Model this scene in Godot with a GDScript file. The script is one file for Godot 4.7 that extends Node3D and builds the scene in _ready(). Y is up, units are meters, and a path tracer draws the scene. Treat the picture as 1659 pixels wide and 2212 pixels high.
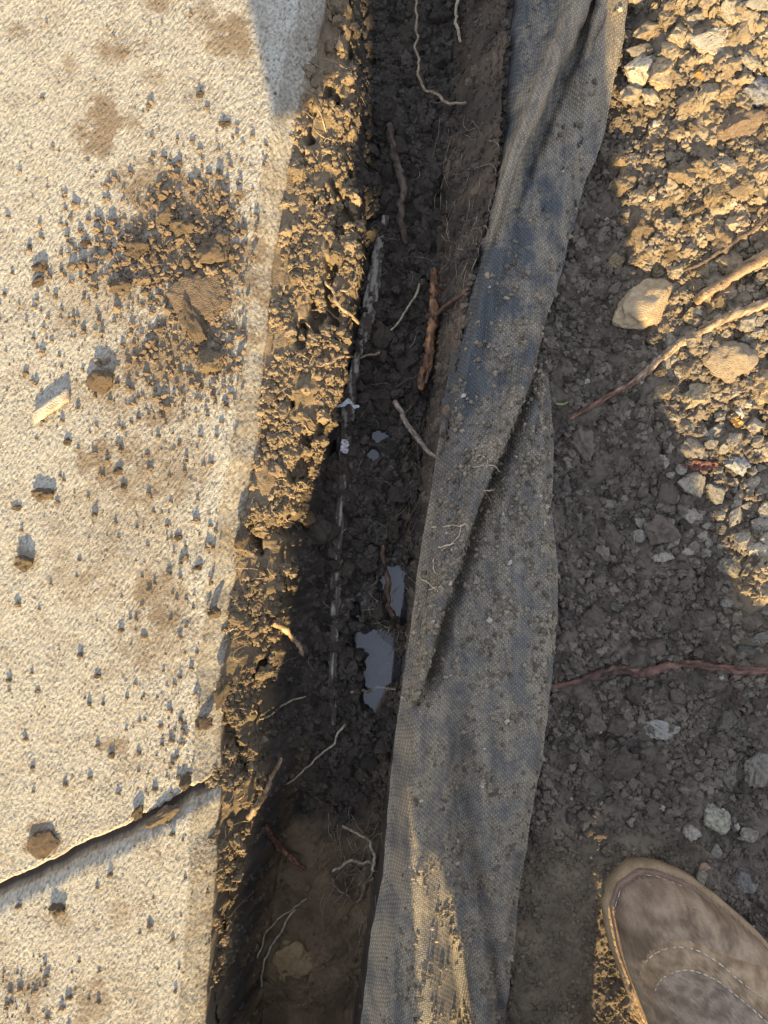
extends Node3D
# A drainage trench dug beside a concrete slab, seen from a crouching photographer's hands, low evening sun.

const EYE := 0.62            # height of the lens above the slab
const PX := 0.000374         # metres per unit of the tracing grid at slab level
const SLOPE := 0.36          # tangent of the sun's elevation
var rng := RandomNumberGenerator.new()
var taken := {}

# ---------------------------------------------------------------- helpers: naming and tagging
func numbered(called: String) -> String:
	var n: int = taken.get(called, 0)
	taken[called] = n + 1
	return called if n == 0 else "%s_%03d" % [called, n]

func tag(o: Node, label: String, category := "", group := "", kind := "") -> void:
	o.set_meta("label", label)
	if category: o.set_meta("category", category)
	if group: o.set_meta("group", group)
	if kind: o.set_meta("kind", kind)

func put_mesh(called: String, m: Mesh, mat: Material, parent: Node = null) -> MeshInstance3D:
	var o := MeshInstance3D.new()
	o.mesh = m
	o.material_override = mat
	if parent == null:
		o.name = numbered(called)
		add_child(o)
	else:
		o.name = called
		parent.add_child(o, true)
	return o

func root_node(called: String) -> Node3D:
	var o := Node3D.new()
	o.name = numbered(called)
	add_child(o)
	return o

# ---------------------------------------------------------------- helpers: places
func spot(u: float, v: float, y := 0.0) -> Vector3:      # traced position -> world, at height y
	var k := PX * (EYE - y) / EYE
	return Vector3((u - 829.5) * k, y, (v - 1106.0) * k)

func line_of(pts: Array, y: float) -> PackedVector2Array:   # (z, x) pairs of a line that lies at height y
	var r := PackedVector2Array()
	for p in pts:
		var w := spot(p[0], p[1], y)
		r.append(Vector2(w.z, w.x))
	return r

func at_z(l: PackedVector2Array, z: float) -> float:
	if z <= l[0].x: return l[0].y
	for i in range(1, l.size()):
		if z < l[i].x:
			var t := (z - l[i - 1].x) / (l[i].x - l[i - 1].x)
			return lerpf(l[i - 1].y, l[i].y, t)
	return l[l.size() - 1].y

func fuzz(seed_: int, freq: float, type := FastNoiseLite.TYPE_SIMPLEX_SMOOTH, octaves := 1) -> FastNoiseLite:
	var n := FastNoiseLite.new()
	n.seed = seed_
	n.frequency = freq
	n.noise_type = type
	if octaves > 1:
		n.fractal_type = FastNoiseLite.FRACTAL_FBM
		n.fractal_octaves = octaves
	else:
		n.fractal_type = FastNoiseLite.FRACTAL_NONE
	n.cellular_return_type = FastNoiseLite.RETURN_DISTANCE
	n.cellular_distance_function = FastNoiseLite.DISTANCE_EUCLIDEAN
	return n

# ---------------------------------------------------------------- helpers: meshes
func grid(nx: int, nz: int, p: PackedVector3Array, c := PackedColorArray(), uv := PackedVector2Array(), second := PackedByteArray(), back := 0.0) -> ArrayMesh:
	var n := PackedVector3Array()
	n.resize(nx * nz)
	for j in nz:
		var j0 := maxi(j - 1, 0) * nx
		var j1 := mini(j + 1, nz - 1) * nx
		for i in nx:
			var k := j * nx
			var dx := p[k + mini(i + 1, nx - 1)] - p[k + maxi(i - 1, 0)]
			var dz := p[j1 + i] - p[j0 + i]
			n[k + i] = dz.cross(dx).normalized()
	var idx := PackedInt32Array()
	var idx2 := PackedInt32Array()
	for j in nz - 1:
		for i in nx - 1:
			var a := j * nx + i
			var q := [a, a + 1, a + nx, a + 1, a + nx + 1, a + nx] if (i + j) % 2 == 0 else [a, a + 1, a + nx + 1, a, a + nx + 1, a + nx]
			if second.size() and second[a]: idx2.append_array(q)
			else: idx.append_array(q)
	if back > 0.0:                                   # a sheet with thickness: underside and rim
		var m0 := nx * nz
		for k in m0:
			p.append(p[k] - n[k] * back)
			n.append(-n[k])
			if c.size(): c.append(c[k])
			if uv.size(): uv.append(uv[k])
		for j in nz - 1:
			for i in nx - 1:
				var a := m0 + j * nx + i
				idx.append_array([a, a + nx, a + 1, a + 1, a + nx, a + nx + 1])
		var rim := PackedInt32Array()
		for i in nx: rim.append(i)
		for j in range(1, nz): rim.append(j * nx + nx - 1)
		for i in range(nx - 2, -1, -1): rim.append((nz - 1) * nx + i)
		for j in range(nz - 2, -1, -1): rim.append(j * nx)
		for k in rim.size() - 1:
			var a := rim[k]
			var b := rim[k + 1]
			idx.append_array([a, m0 + a, b, b, m0 + a, m0 + b])
	var m := ArrayMesh.new()
	var arr := []
	arr.resize(Mesh.ARRAY_MAX)
	arr[Mesh.ARRAY_VERTEX] = p
	arr[Mesh.ARRAY_NORMAL] = n
	if c.size(): arr[Mesh.ARRAY_COLOR] = c
	if uv.size(): arr[Mesh.ARRAY_TEX_UV] = uv
	arr[Mesh.ARRAY_INDEX] = idx
	m.add_surface_from_arrays(Mesh.PRIMITIVE_TRIANGLES, arr)
	if idx2.size():
		var arr2 := arr.duplicate()
		arr2[Mesh.ARRAY_INDEX] = idx2
		m.add_surface_from_arrays(Mesh.PRIMITIVE_TRIANGLES, arr2)
	return m

class Soup:                                          # collects tubes and shapes into one mesh
	var v := PackedVector3Array()
	var n := PackedVector3Array()
	var c := PackedColorArray()
	var t := PackedInt32Array()
	func mesh() -> ArrayMesh:
		var m := ArrayMesh.new()
		var arr := []
		arr.resize(Mesh.ARRAY_MAX)
		arr[Mesh.ARRAY_VERTEX] = v
		arr[Mesh.ARRAY_NORMAL] = n
		arr[Mesh.ARRAY_COLOR] = c
		arr[Mesh.ARRAY_INDEX] = t
		m.add_surface_from_arrays(Mesh.PRIMITIVE_TRIANGLES, arr)
		return m

func smooth_line(pts: PackedVector3Array, steps: int) -> PackedVector3Array:
	var r := PackedVector3Array()
	for i in pts.size() - 1:
		var a := pts[maxi(i - 1, 0)]
		var b := pts[i]
		var d := pts[i + 1]
		var e := pts[mini(i + 2, pts.size() - 1)]
		for k in steps:
			r.append(b.cubic_interpolate(d, a, e, float(k) / steps))
	r.append(pts[pts.size() - 1])
	return r

func add_tube(s: Soup, line: PackedVector3Array, r0: float, r1: float, sides: int, rough: float, cols: Array, seed_ := 1, r_mid := 0.0) -> void:
	var nz := fuzz(seed_, 1.0, FastNoiseLite.TYPE_SIMPLEX_SMOOTH, 2)
	var first := s.v.size()
	var side := Vector3.UP
	for i in line.size():
		var dir := (line[mini(i + 1, line.size() - 1)] - line[maxi(i - 1, 0)]).normalized()
		side = (side - dir * side.dot(dir))
		if side.length() < 0.01: side = dir.cross(Vector3(0.3, 0.2, 0.9))
		side = side.normalized()
		var other := dir.cross(side)
		var f := float(i) / (line.size() - 1)
		var r := lerpf(r0, r1, f)
		if r_mid > 0.0: r = lerpf(r, r_mid, 4.0 * f * (1.0 - f))
		if i == 0 or i == line.size() - 1: r *= 0.55
		for k in sides:
			var a := TAU * k / sides
			var out := side * cos(a) + other * sin(a)
			var q := line[i] / maxf(r0, 0.001) * 0.5
			var w := 1.0 + rough * (nz.get_noise_3d(q.x + out.x * 1.3, q.y + out.y * 1.3, q.z + out.z * 1.3) + 0.5 * nz.get_noise_3d(out.x * 2.5 + q.x * 0.25, out.y * 2.5 + q.z * 0.25, out.z * 2.5 + seed_))
			s.v.append(line[i] + out * r * w)
			s.n.append(out)
			var streak := nz.get_noise_3d(out.x * 4.5 + q.x * 0.12, out.y * 4.5 + q.z * 0.12, out.z * 4.5 + q.y * 0.12 + seed_ * 0.7)
			s.v[s.v.size() - 1] = line[i] + out * r * (w + rough * 0.35 * streak)
			var g := clampf(nz.get_noise_3d(q.x * 0.5 + out.x * 0.8, q.y * 0.5 + out.y * 0.8 + 9.0, q.z * 0.5 + out.z * 0.8) * 1.6 + 0.5, 0.0, 1.0)
			var ca: Color = cols[0]
			var cb: Color = cols[1]
			if cols.size() > 4:
				ca = ca.lerp(cols[3], smoothstep(0.22, 0.5, f + 0.12 * (g - 0.5)))
				cb = cb.lerp(cols[4], smoothstep(0.22, 0.5, f + 0.12 * (g - 0.5)))
			var cd := ca.lerp(cb, g)
			var sh := clampf(1.0 + 1.1 * streak, 0.45, 1.6)
			s.c.append(Color(cd.r * sh, cd.g * sh, cd.b * sh))
	for i in line.size() - 1:
		for k in sides:
			var a := first + i * sides + k
			var b := first + i * sides + (k + 1) % sides
			s.t.append_array([a, a + sides, b, b, a + sides, b + sides])
	for e in 2:                                       # caps
		var at := 0 if e == 0 else line.size() - 1
		var hub := s.v.size()
		s.v.append(line[at])
		s.n.append((line[at] - line[1 if e == 0 else at - 1]).normalized())
		var cc: Color = cols[2] if cols.size() > 2 else cols[1]
		s.c.append(cc)
		for k in sides:
			var a := first + at * sides + k
			var b := first + at * sides + (k + 1) % sides
			if e == 0: s.t.append_array([hub, a, b])
			else: s.t.append_array([hub, b, a])

func ball(level: int) -> Array:                      # icosphere: vertices, triangles
	var g := (1.0 + sqrt(5.0)) / 2.0
	var v := PackedVector3Array([Vector3(-1, g, 0), Vector3(1, g, 0), Vector3(-1, -g, 0), Vector3(1, -g, 0), Vector3(0, -1, g), Vector3(0, 1, g), Vector3(0, -1, -g), Vector3(0, 1, -g), Vector3(g, 0, -1), Vector3(g, 0, 1), Vector3(-g, 0, -1), Vector3(-g, 0, 1)])
	for i in v.size(): v[i] = v[i].normalized()
	var t := PackedInt32Array([0, 11, 5, 0, 5, 1, 0, 1, 7, 0, 7, 10, 0, 10, 11, 1, 5, 9, 5, 11, 4, 11, 10, 2, 10, 7, 6, 7, 1, 8, 3, 9, 4, 3, 4, 2, 3, 2, 6, 3, 6, 8, 3, 8, 9, 4, 9, 5, 2, 4, 11, 6, 2, 10, 8, 6, 7, 9, 8, 1])
	for l in level:
		var mid := {}
		var out := PackedInt32Array()
		for k in range(0, t.size(), 3):
			var m := PackedInt32Array()
			for e in 3:
				var a := t[k + e]
				var b := t[k + (e + 1) % 3]
				var key := mini(a, b) * 100000 + maxi(a, b)
				if not mid.has(key):
					mid[key] = v.size()
					v.append((v[a] + v[b]).normalized())
				m.append(mid[key])
			out.append_array([t[k], m[0], m[2], t[k + 1], m[1], m[0], t[k + 2], m[2], m[1], m[0], m[1], m[2]])
		t = out
	return [v, t]

func stone_mesh(seed_: int, level: int, facets: int, bumps: float, grain: float, dark: Color, light: Color) -> ArrayMesh:
	var r := RandomNumberGenerator.new()
	r.seed = seed_
	var b := ball(level)
	var v: PackedVector3Array = b[0]
	var t: PackedInt32Array = b[1]
	var lo := fuzz(seed_, 0.9, FastNoiseLite.TYPE_SIMPLEX_SMOOTH, 2)
	var hi := fuzz(seed_ + 7, 4.0, FastNoiseLite.TYPE_SIMPLEX_SMOOTH, 3)
	var cl := fuzz(seed_ + 9, 3.4, FastNoiseLite.TYPE_SIMPLEX_SMOOTH, 3)
	var cuts := []
	for k in facets:
		cuts.append([Vector3(r.randf_range(-1, 1), r.randf_range(-1, 1), r.randf_range(-1, 1)).normalized(), r.randf_range(0.55, 0.85)])
	var col := PackedColorArray()
	for i in v.size():
		var d := v[i]
		var p := d * (1.0 + bumps * lo.get_noise_3dv(d))
		for cut in cuts:
			var over: float = p.dot(cut[0]) - cut[1]
			if over > 0.0: p -= cut[0] * over * 0.92
		p *= 1.0 + grain * hi.get_noise_3dv(d)
		v[i] = p
		col.append(dark.lerp(light, clampf(cl.get_noise_3dv(d) * 1.2 + 0.5, 0.0, 1.0)))
	var n := PackedVector3Array()
	n.resize(v.size())
	for k in range(0, t.size(), 3):
		var f := (v[t[k + 1]] - v[t[k]]).cross(v[t[k + 2]] - v[t[k]])
		for e in 3: n[t[k + e]] += f
	var s := Soup.new()
	for k in range(0, t.size(), 3):                    # outward and clockwise
		var f := (v[t[k + 1]] - v[t[k]]).cross(v[t[k + 2]] - v[t[k]])
		if f.dot(v[t[k]]) > 0.0:
			var x := t[k + 1]
			t[k + 1] = t[k + 2]
			t[k + 2] = x
	for i in v.size():
		n[i] = n[i].normalized()
		if n[i].dot(v[i]) < 0.0: n[i] = -n[i]
	s.v = v
	s.n = n
	s.c = col
	s.t = t
	return s.mesh()

func noise_tex(freq: float, octaves: int, seed_: int, size := 512, normal := false, bump := 4.0, type := FastNoiseLite.TYPE_SIMPLEX_SMOOTH) -> NoiseTexture2D:
	var t := NoiseTexture2D.new()
	t.width = size
	t.height = size
	t.seamless = true
	t.noise = fuzz(seed_, freq, type, octaves)
	t.as_normal_map = normal
	t.bump_strength = bump
	return t

func matte(rough: float, tex: Texture2D = null, repeat := 0.1, relief := 0.0) -> StandardMaterial3D:
	var m := StandardMaterial3D.new()
	m.vertex_color_use_as_albedo = true
	m.roughness = rough
	m.metallic_specular = 0.4
	if tex:
		m.uv1_triplanar = true
		m.uv1_world_triplanar = true
		m.uv1_scale = Vector3.ONE / repeat
		m.heightmap_enabled = true
		m.heightmap_texture = tex
		m.heightmap_scale = relief
	return m

# ---------------------------------------------------------------- the lie of the land (traced lines; each at its own height)
var ridge: PackedVector2Array      # where the slab top starts to round over
var soil_top: PackedVector2Array   # where soil clings to the slab's side
var lip: PackedVector2Array        # the ragged lip of that soil
var foot_left: PackedVector2Array
var foot_right: PackedVector2Array
var bank: PackedVector2Array       # the trench's other edge, under the fabric
var soft := fuzz(11, 9.0, FastNoiseLite.TYPE_SIMPLEX_SMOOTH, 3)
var rag := fuzz(12, 28.0, FastNoiseLite.TYPE_SIMPLEX_SMOOTH, 3)
var warp := fuzz(13, 70.0)
var big := fuzz(14, 52.0, FastNoiseLite.TYPE_CELLULAR)
var mid := fuzz(15, 125.0, FastNoiseLite.TYPE_CELLULAR)
var small := fuzz(16, 310.0, FastNoiseLite.TYPE_CELLULAR)
var patchy := fuzz(17, 22.0, FastNoiseLite.TYPE_SIMPLEX_SMOOTH, 2)
const PUDDLES := [[805, 1385, 42, 26], [830, 1440, 44, 46], [812, 1500, 26, 40], [850, 1270, 30, 55], [870, 1320, 18, 34], [820, 945, 22, 12], [806, 985, 14, 14], [690, 960, 30, 34], [770, 1320, 10, 22], [832, 1228, 12, 16]]
const FLOOR_Y := -0.122
const WATER_Y := -0.1265
var puddle_at := []

func lay_lines() -> void:
	ridge = line_of([[700, -400], [645, 0], [590, 240], [548, 450], [520, 650], [508, 850], [496, 987], [472, 1112], [442, 1287], [425, 1437], [420, 1600], [412, 1725], [402, 1925], [392, 2075], [386, 2212], [370, 2500], [330, 3100]], 0.0)
	soil_top = line_of([[735, -400], [672, 0], [655, 100], [642, 250], [630, 370], [620, 475], [605, 600], [592, 737], [570, 887], [550, 1037], [522, 1137], [502, 1237], [484, 1362], [474, 1475], [464, 1575], [452, 1775], [442, 1925], [436, 2025], [430, 2212], [400, 2600], [350, 3100]], -0.018)
	lip = line_of([[790, -400], [762, 0], [764, 150], [766, 250], [756, 350], [772, 470], [776, 600], [748, 700], [745, 760], [735, 850], [700, 930], [662, 1030], [632, 1110], [604, 1140], [622, 1200], [624, 1260], [602, 1330], [585, 1420], [556, 1480], [560, 1560], [548, 1640], [560, 1720], [520, 1800], [508, 1900], [484, 2000], [476, 2060], [466, 2212], [440, 2600], [380, 3100]], -0.05)
	foot_left = line_of([[815, -400], [802, 0], [800, 300], [796, 500], [772, 700], [750, 850], [712, 980], [692, 1150], [684, 1300], [684, 1450], [676, 1600], [630, 1750], [590, 1900], [570, 2050], [556, 2212], [500, 2700], [450, 3100]], -0.12)
	foot_right = line_of([[1000, -400], [985, 0], [962, 330], [942, 500], [946, 650], [940, 760], [922, 900], [912, 1000], [897, 1150], [882, 1300], [868, 1450], [848, 1600], [832, 1750], [812, 1900], [790, 2050], [765, 2212], [700, 2700], [640, 3100]], -0.12)
	bank = line_of([[1110, -400], [1095, 0], [1080, 300], [1068, 430], [1020, 600], [1000, 700], [975, 850], [957, 1000], [930, 1200], [905, 1400], [880, 1550], [865, 1720], [850, 1900], [825, 2020], [800, 2212], [740, 2700], [680, 3100]], -0.004)
	for p in PUDDLES:
		var w := spot(p[0], p[1], WATER_Y)
		puddle_at.append([w.x, w.z, p[2] * PX * 1.2, p[3] * PX * 1.2])

func bump01(a: float, b: float, x: float) -> float:
	return smoothstep(a, b, x)

# [height, zone weights: wall, floor, field, pit; clump size] of the bare ground
var row := PackedFloat32Array()     # the lines' x at the row in hand
var row_z := INF
func set_row(z: float) -> void:
	row_z = z
	row = PackedFloat32Array([at_z(soil_top, z), at_z(lip, z) + rag.get_noise_2d(z * 1.6, 3.0) * 0.006, at_z(foot_left, z), at_z(foot_right, z), at_z(bank, z), 0.0, 0.0])
	row[4] = maxf(row[4], row[3] + 0.012)
	row[5] = smoothstep(0.95, 0.66, z) * smoothstep(-1.6, -1.3, z)          # the trench ends out of sight
	row[6] = smoothstep(0.18, 0.34, z)                                       # the deeper pit at its near end

const SHADE_HEAP := [[-0.19, 0.0], [-0.155, 0.004], [-0.135, 0.045], [-0.11, 0.09], [-0.082, 0.15], [-0.05, 0.205], [-0.02, 0.23], [0.0, 0.215], [0.012, 0.17], [0.022, 0.10], [0.036, 0.0], [0.05, -0.02]]  # profile across x of the added heap, fitted to the trench's shadow line
const DRY := Color(0.228, 0.167, 0.102)
const MOIST := Color(0.078, 0.062, 0.048)
const FIELD := Color(0.138, 0.109, 0.083)
const CLAY := Color(0.172, 0.117, 0.067)
var tint := Color.WHITE
var wet := 0.0
func ground_y(x: float, z: float) -> float:
	if z != row_z: set_row(z)
	var so := soft.get_noise_2d(x, z)
	var pa := patchy.get_noise_2d(x, z)
	var floor_y := FLOOR_Y + so * 0.010 + 0.018 * smoothstep(-0.15, -0.45, z) - row[6] * 0.035
	var wall := 0.0
	var base := 0.0
	var a1 := 0.0
	var a2 := 0.0
	var a3 := 0.0
	wet = 0.0
	if x < row[0]:
		base = -0.016 - minf(row[0] - x, 0.05) * 0.25
		a2 = 0.001
		a3 = 0.0008
		tint = DRY
	elif x < row[1]:
		var f := (x - row[0]) / (row[1] - row[0])
		base = lerpf(-0.016, -0.052, f * f * 0.6 + f * 0.4) + so * 0.006
		var cut := smoothstep(0.05, -0.2, pa + 0.4 * rag.get_noise_2d(x, z * 0.6))       # faces smoothed by the spade
		a1 = 0.0030
		a2 = 0.0040 * (1.0 - 0.75 * cut)
		a3 = 0.0024 * (1.0 - 0.6 * cut)
		base -= 0.0045 * smoothstep(0.05, 0.0, absf(rag.get_noise_2d(x * 0.8 + z * 0.25, z * 0.45 + 20.0))) * (0.4 + pa)
		var cave := smoothstep(0.20, 0.40, dust.get_noise_2d(x * 0.7 + 7.0, z * 0.4))
		base -= 0.018 * cave * smoothstep(0.1, 0.35, f)
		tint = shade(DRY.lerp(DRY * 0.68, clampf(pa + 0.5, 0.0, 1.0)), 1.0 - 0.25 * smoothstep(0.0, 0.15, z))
	elif x < row[2]:
		var f := (x - row[1]) / maxf(row[2] - row[1], 0.001)
		base = lerpf(-0.052, floor_y, smoothstep(0.0, 1.0, f * 0.8 + 0.2) if f > 0.0 else 0.0)
		base = lerpf(-0.052, base, smoothstep(0.0, 0.15, f))
		a1 = 0.013
		a2 = 0.008
		a3 = 0.0026
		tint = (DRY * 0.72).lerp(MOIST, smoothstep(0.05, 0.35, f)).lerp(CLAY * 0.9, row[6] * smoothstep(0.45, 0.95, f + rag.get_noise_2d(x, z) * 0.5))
	elif x < row[3]:
		base = floor_y
		a1 = 0.013
		a2 = 0.0075
		a3 = 0.0022
		var m := smoothstep(0.0, 0.01, x - row[2]) * smoothstep(0.0, 0.006, row[3] - x)
		wet = m * smoothstep(-0.14, -0.02, z) * smoothstep(0.27, 0.15, z) * (0.55 + 0.9 * pa)
		for p in puddle_at:
			var dx: float = (x - p[0]) / p[2]
			var dz: float = (z - p[1]) / p[3]
			var d := dx * dx + dz * dz + pa * 0.45
			if d < 1.6:
				var k := smoothstep(1.6, 0.7, d)
				base = lerpf(base, WATER_Y - 0.0085, k)
				a1 *= 1.0 - 0.85 * k
				a2 *= 1.0 - 0.85 * k
				a3 *= 1.0 - 0.8 * k
				wet = maxf(wet, k)
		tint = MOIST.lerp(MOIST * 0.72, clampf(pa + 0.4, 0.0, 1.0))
		var smooth_pit := row[6] * smoothstep(0.235, 0.36, z + so * 0.09 + rag.get_noise_2d(x, z) * 0.05)
		tint = tint.lerp(CLAY, smooth_pit * 0.9)
		a1 *= 1.0 - 0.75 * smooth_pit
		a2 *= 1.0 - 0.8 * smooth_pit
	elif x < row[4]:
		var f := (x - row[3]) / (row[4] - row[3])
		base = lerpf(floor_y, -0.006, f * f * (2.2 - 1.2 * f))
		a1 = 0.016
		a2 = 0.010
		a3 = 0.004
		tint = MOIST.lerp(Color(0.115, 0.083, 0.056), clampf(0.6 + pa, 0.2, 1.0))
	else:
		var heap := smoothstep(0.15, 0.27, x) * clampf((-0.02 - z) / 0.20, 0.0, 1.0)
		var rise := smoothstep(0.15, 0.27, x) * clampf((0.0 - z) / 0.46, 0.0, 1.0)
		var mound := exp(-((x - 0.305) * (x - 0.305) / 0.0011 + (z - 0.05) * (z - 0.05) / 0.0040))
		base = -0.006 + so * 0.010 + 0.075 * rise * smoothstep(60.0, 0.6, absf(x) + absf(z)) + 0.024 * mound
		var near := smoothstep(0.0, 0.02, x - row[4])
		var tramp := smoothstep(0.22, 0.3, z) * smoothstep(0.28, 0.2, x)         # trodden, fine crumbs by the boot
		var cloddy := clampf(0.55 + pa * 0.9, 0.0, 1.0) * (1.0 - 0.8 * tramp)
		a1 = (0.0135 - 0.005 * heap) * near * cloddy
		a2 = 0.0058 * near * (1.0 - 0.4 * tramp)
		a3 = 0.0021 * near
		tint = FIELD.lerp(FIELD * 0.75, clampf(pa + 0.4, 0.0, 1.0)).lerp(Color(0.255, 0.195, 0.125), maxf(heap, mound) * 0.85).lerp(Color(0.150, 0.112, 0.072), tramp * 0.8)
	var wx := x + warp.get_noise_2d(x, z) * 0.0045
	var wz := z + warp.get_noise_2d(x + 5.0, z) * 0.0045
	var d1 := big.get_noise_2d(wx, wz) + 1.0
	var d2 := mid.get_noise_2d(wx, wz) + 1.0
	var d3 := small.get_noise_2d(wx, wz) + 1.0
	var relief := a1 * (0.65 - d1 * d1 * 1.1) + a2 * (0.5 - d2 * d2) + a3 * (0.5 - d3 * d3)
	var out_by := maxf(maxf(GX0 - x, x - GX1), maxf(GZ0 - z, z - GZ1))
	if out_by > 0.0: relief *= 1.0 - smoothstep(0.0, 0.12, out_by)
	var y := base + relief
	if row[5] < 1.0 and x > row[0]: y = lerpf(minf(y, 0.0) * 0.1, y, row[5])
	if z > 0.5 and z < 0.9:                                  # unseen heap added behind the picture's lower edge, shaped to shade the trench floor
		var crown := table(SHADE_HEAP, x + so * 0.01) * smoothstep(0.54, 0.64, z) * smoothstep(0.88, 0.72, z)
		if crown > 0.0: y = maxf(y, crown + relief)
	var sh := clampf(0.9 + 0.25 * (d2 - 0.5) + 0.35 * (d3 - 0.5) + 0.35 * pa, 0.5, 1.4)
	tint = Color(tint.r * sh, tint.g * sh, tint.b * sh)
	return y

# the finished height field, for setting things down on it
const GX0 := -0.185
const GX1 := 0.335
const GZ0 := -0.50
const GZ1 := 0.50
const STEP := 0.00125
var hx: int
var hz: int
var field := PackedFloat32Array()
var field_tint := PackedColorArray()
func soil_y(x: float, z: float) -> float:
	var fx := (x - GX0) / STEP
	var fz := (z - GZ0) / STEP
	if fx < 0.0 or fz < 0.0 or fx >= hx - 1 or fz >= hz - 1: return ground_y(x, z)
	var i := int(fx)
	var j := int(fz)
	var k := j * hx + i
	fx -= i
	fz -= j
	return lerpf(lerpf(field[k], field[k + 1], fx), lerpf(field[k + hx], field[k + hx + 1], fx), fz)

func soil_tint(x: float, z: float) -> Color:
	var i := clampi(int((x - GX0) / STEP), 0, hx - 1)
	var j := clampi(int((z - GZ0) / STEP), 0, hz - 1)
	return field_tint[j * hx + i]

func on_soil(u: float, v: float) -> Vector3:          # traced position -> world, on the soil
	var y := 0.0
	var w := spot(u, v, 0.0)
	for k in 8:
		y = lerpf(y, soil_y(w.x, w.z), 0.6)
		w = spot(u, v, y)
	return Vector3(w.x, soil_y(w.x, w.z), w.z)

func lines_outward(from: float, to: float, step: float, far: float) -> PackedFloat32Array:
	var l := PackedFloat32Array()
	var s := step
	var x := from
	while x > -far:
		s *= 1.28
		x -= s
		l.append(x)
	l.reverse()
	var n := int(round((to - from) / step))
	for i in n + 1: l.append(from + i * step)
	s = step
	x = to
	while x < far:
		s *= 1.28
		x += s
		l.append(x)
	return l

func build_ground() -> void:
	var xs := lines_outward(GX0, GX1, STEP, 60.0)
	var zs := lines_outward(GZ0, GZ1, STEP, 60.0)
	hx = int(round((GX1 - GX0) / STEP)) + 1
	hz = int(round((GZ1 - GZ0) / STEP)) + 1
	field.resize(hx * hz)
	field_tint.resize(hx * hz)
	var p := PackedVector3Array()
	var c := PackedColorArray()
	var damp := PackedByteArray()
	var nx := xs.size()
	var nz := zs.size()
	p.resize(nx * nz)
	c.resize(nx * nz)
	damp.resize(nx * nz)
	for j in nz:
		var z := zs[j]
		set_row(z)
		for i in nx:
			var x := xs[i]
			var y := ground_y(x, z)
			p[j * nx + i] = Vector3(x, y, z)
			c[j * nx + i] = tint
			damp[j * nx + i] = 1 if wet > 0.5 else 0
			var fi := int(round((x - GX0) / STEP))
			var fj := int(round((z - GZ0) / STEP))
			if absf(x - GX0 - fi * STEP) < 0.0001 and absf(z - GZ0 - fj * STEP) < 0.0001 and fi >= 0 and fi < hx and fj >= 0 and fj < hz:
				field[fj * hx + fi] = y
				field_tint[fj * hx + fi] = tint
	var m := grid(nx, nz, p, c, PackedVector2Array(), damp)
	var o := MeshInstance3D.new()
	o.mesh = m
	o.name = numbered("ground")
	add_child(o)
	o.set_surface_override_material(0, soil_mat)
	if m.get_surface_count() > 1: o.set_surface_override_material(1, wet_mat)
	tag(o, "dark crumbly soil of the trench, its walls and the trodden ground beside it", "ground", "", "structure")

# ---------------------------------------------------------------- the concrete
const STAINS := [[500, 80, 42, 36, 0.8], [212, 275, 34, 60, 0.75], [235, 112, 26, 18, 0.35], [150, 135, 14, 18, 0.45], [325, 165, 22, 18, 0.4], [38, 68, 16, 20, 0.4], [355, 6, 26, 14, 0.5], [248, 118, 20, 18, 0.4], [280, 262, 22, 14, 0.5], [435, 20, 24, 26, 0.35], [90, 1818, 34, 32, 0.65], [57, 1212, 20, 22, 0.5], [250, 1612, 28, 16, 0.6], [345, 1285, 60, 46, 0.55], [350, 1390, 70, 50, 0.4], [195, 1000, 30, 34, 0.5], [330, 1010, 90, 70, 0.4], [60, 2150, 40, 44, 0.5], [195, 2170, 30, 50, 0.5], [410, 470, 110, 70, 0.65], [330, 400, 70, 40, 0.45], [440, 600, 90, 110, 0.7], [400, 760, 90, 60, 0.75], [300, 790, 60, 40, 0.4], [200, 640, 90, 60, 0.3], [300, 850, 120, 50, 0.3], [240, 1150, 110, 120, 0.2], [140, 1990, 16, 12, 0.4], [150, 1260, 46, 30, 0.25], [255, 1970, 20, 24, 0.4], [320, 1830, 30, 24, 0.2]]
var stain_at := []
var grain_a := fuzz(31, 330.0, FastNoiseLite.TYPE_SIMPLEX_SMOOTH, 2)
var grain_b := fuzz(32, 520.0)
var blot := fuzz(33, 26.0, FastNoiseLite.TYPE_SIMPLEX_SMOOTH, 4)
var sandy := fuzz(34, 180.0, FastNoiseLite.TYPE_SIMPLEX_SMOOTH, 2)
var pores := fuzz(35, 60.0, FastNoiseLite.TYPE_CELLULAR)
const JOINT := [[-2600, 3200], [-900, 2350], [-300, 2055], [0, 1912], [100, 1864], [200, 1813], [290, 1773], [345, 1745], [405, 1706], [470, 1672], [560, 1630]]
var joint: PackedVector2Array        # (x, z)

func joint_z(x: float) -> float:
	return at_z(joint, x) + rag.get_noise_2d(x * 1.4, 40.0) * 0.0020 + rag.get_noise_2d(x * 4.0, 44.0) * 0.0028 * smoothstep(-0.24, -0.17, x)

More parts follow.
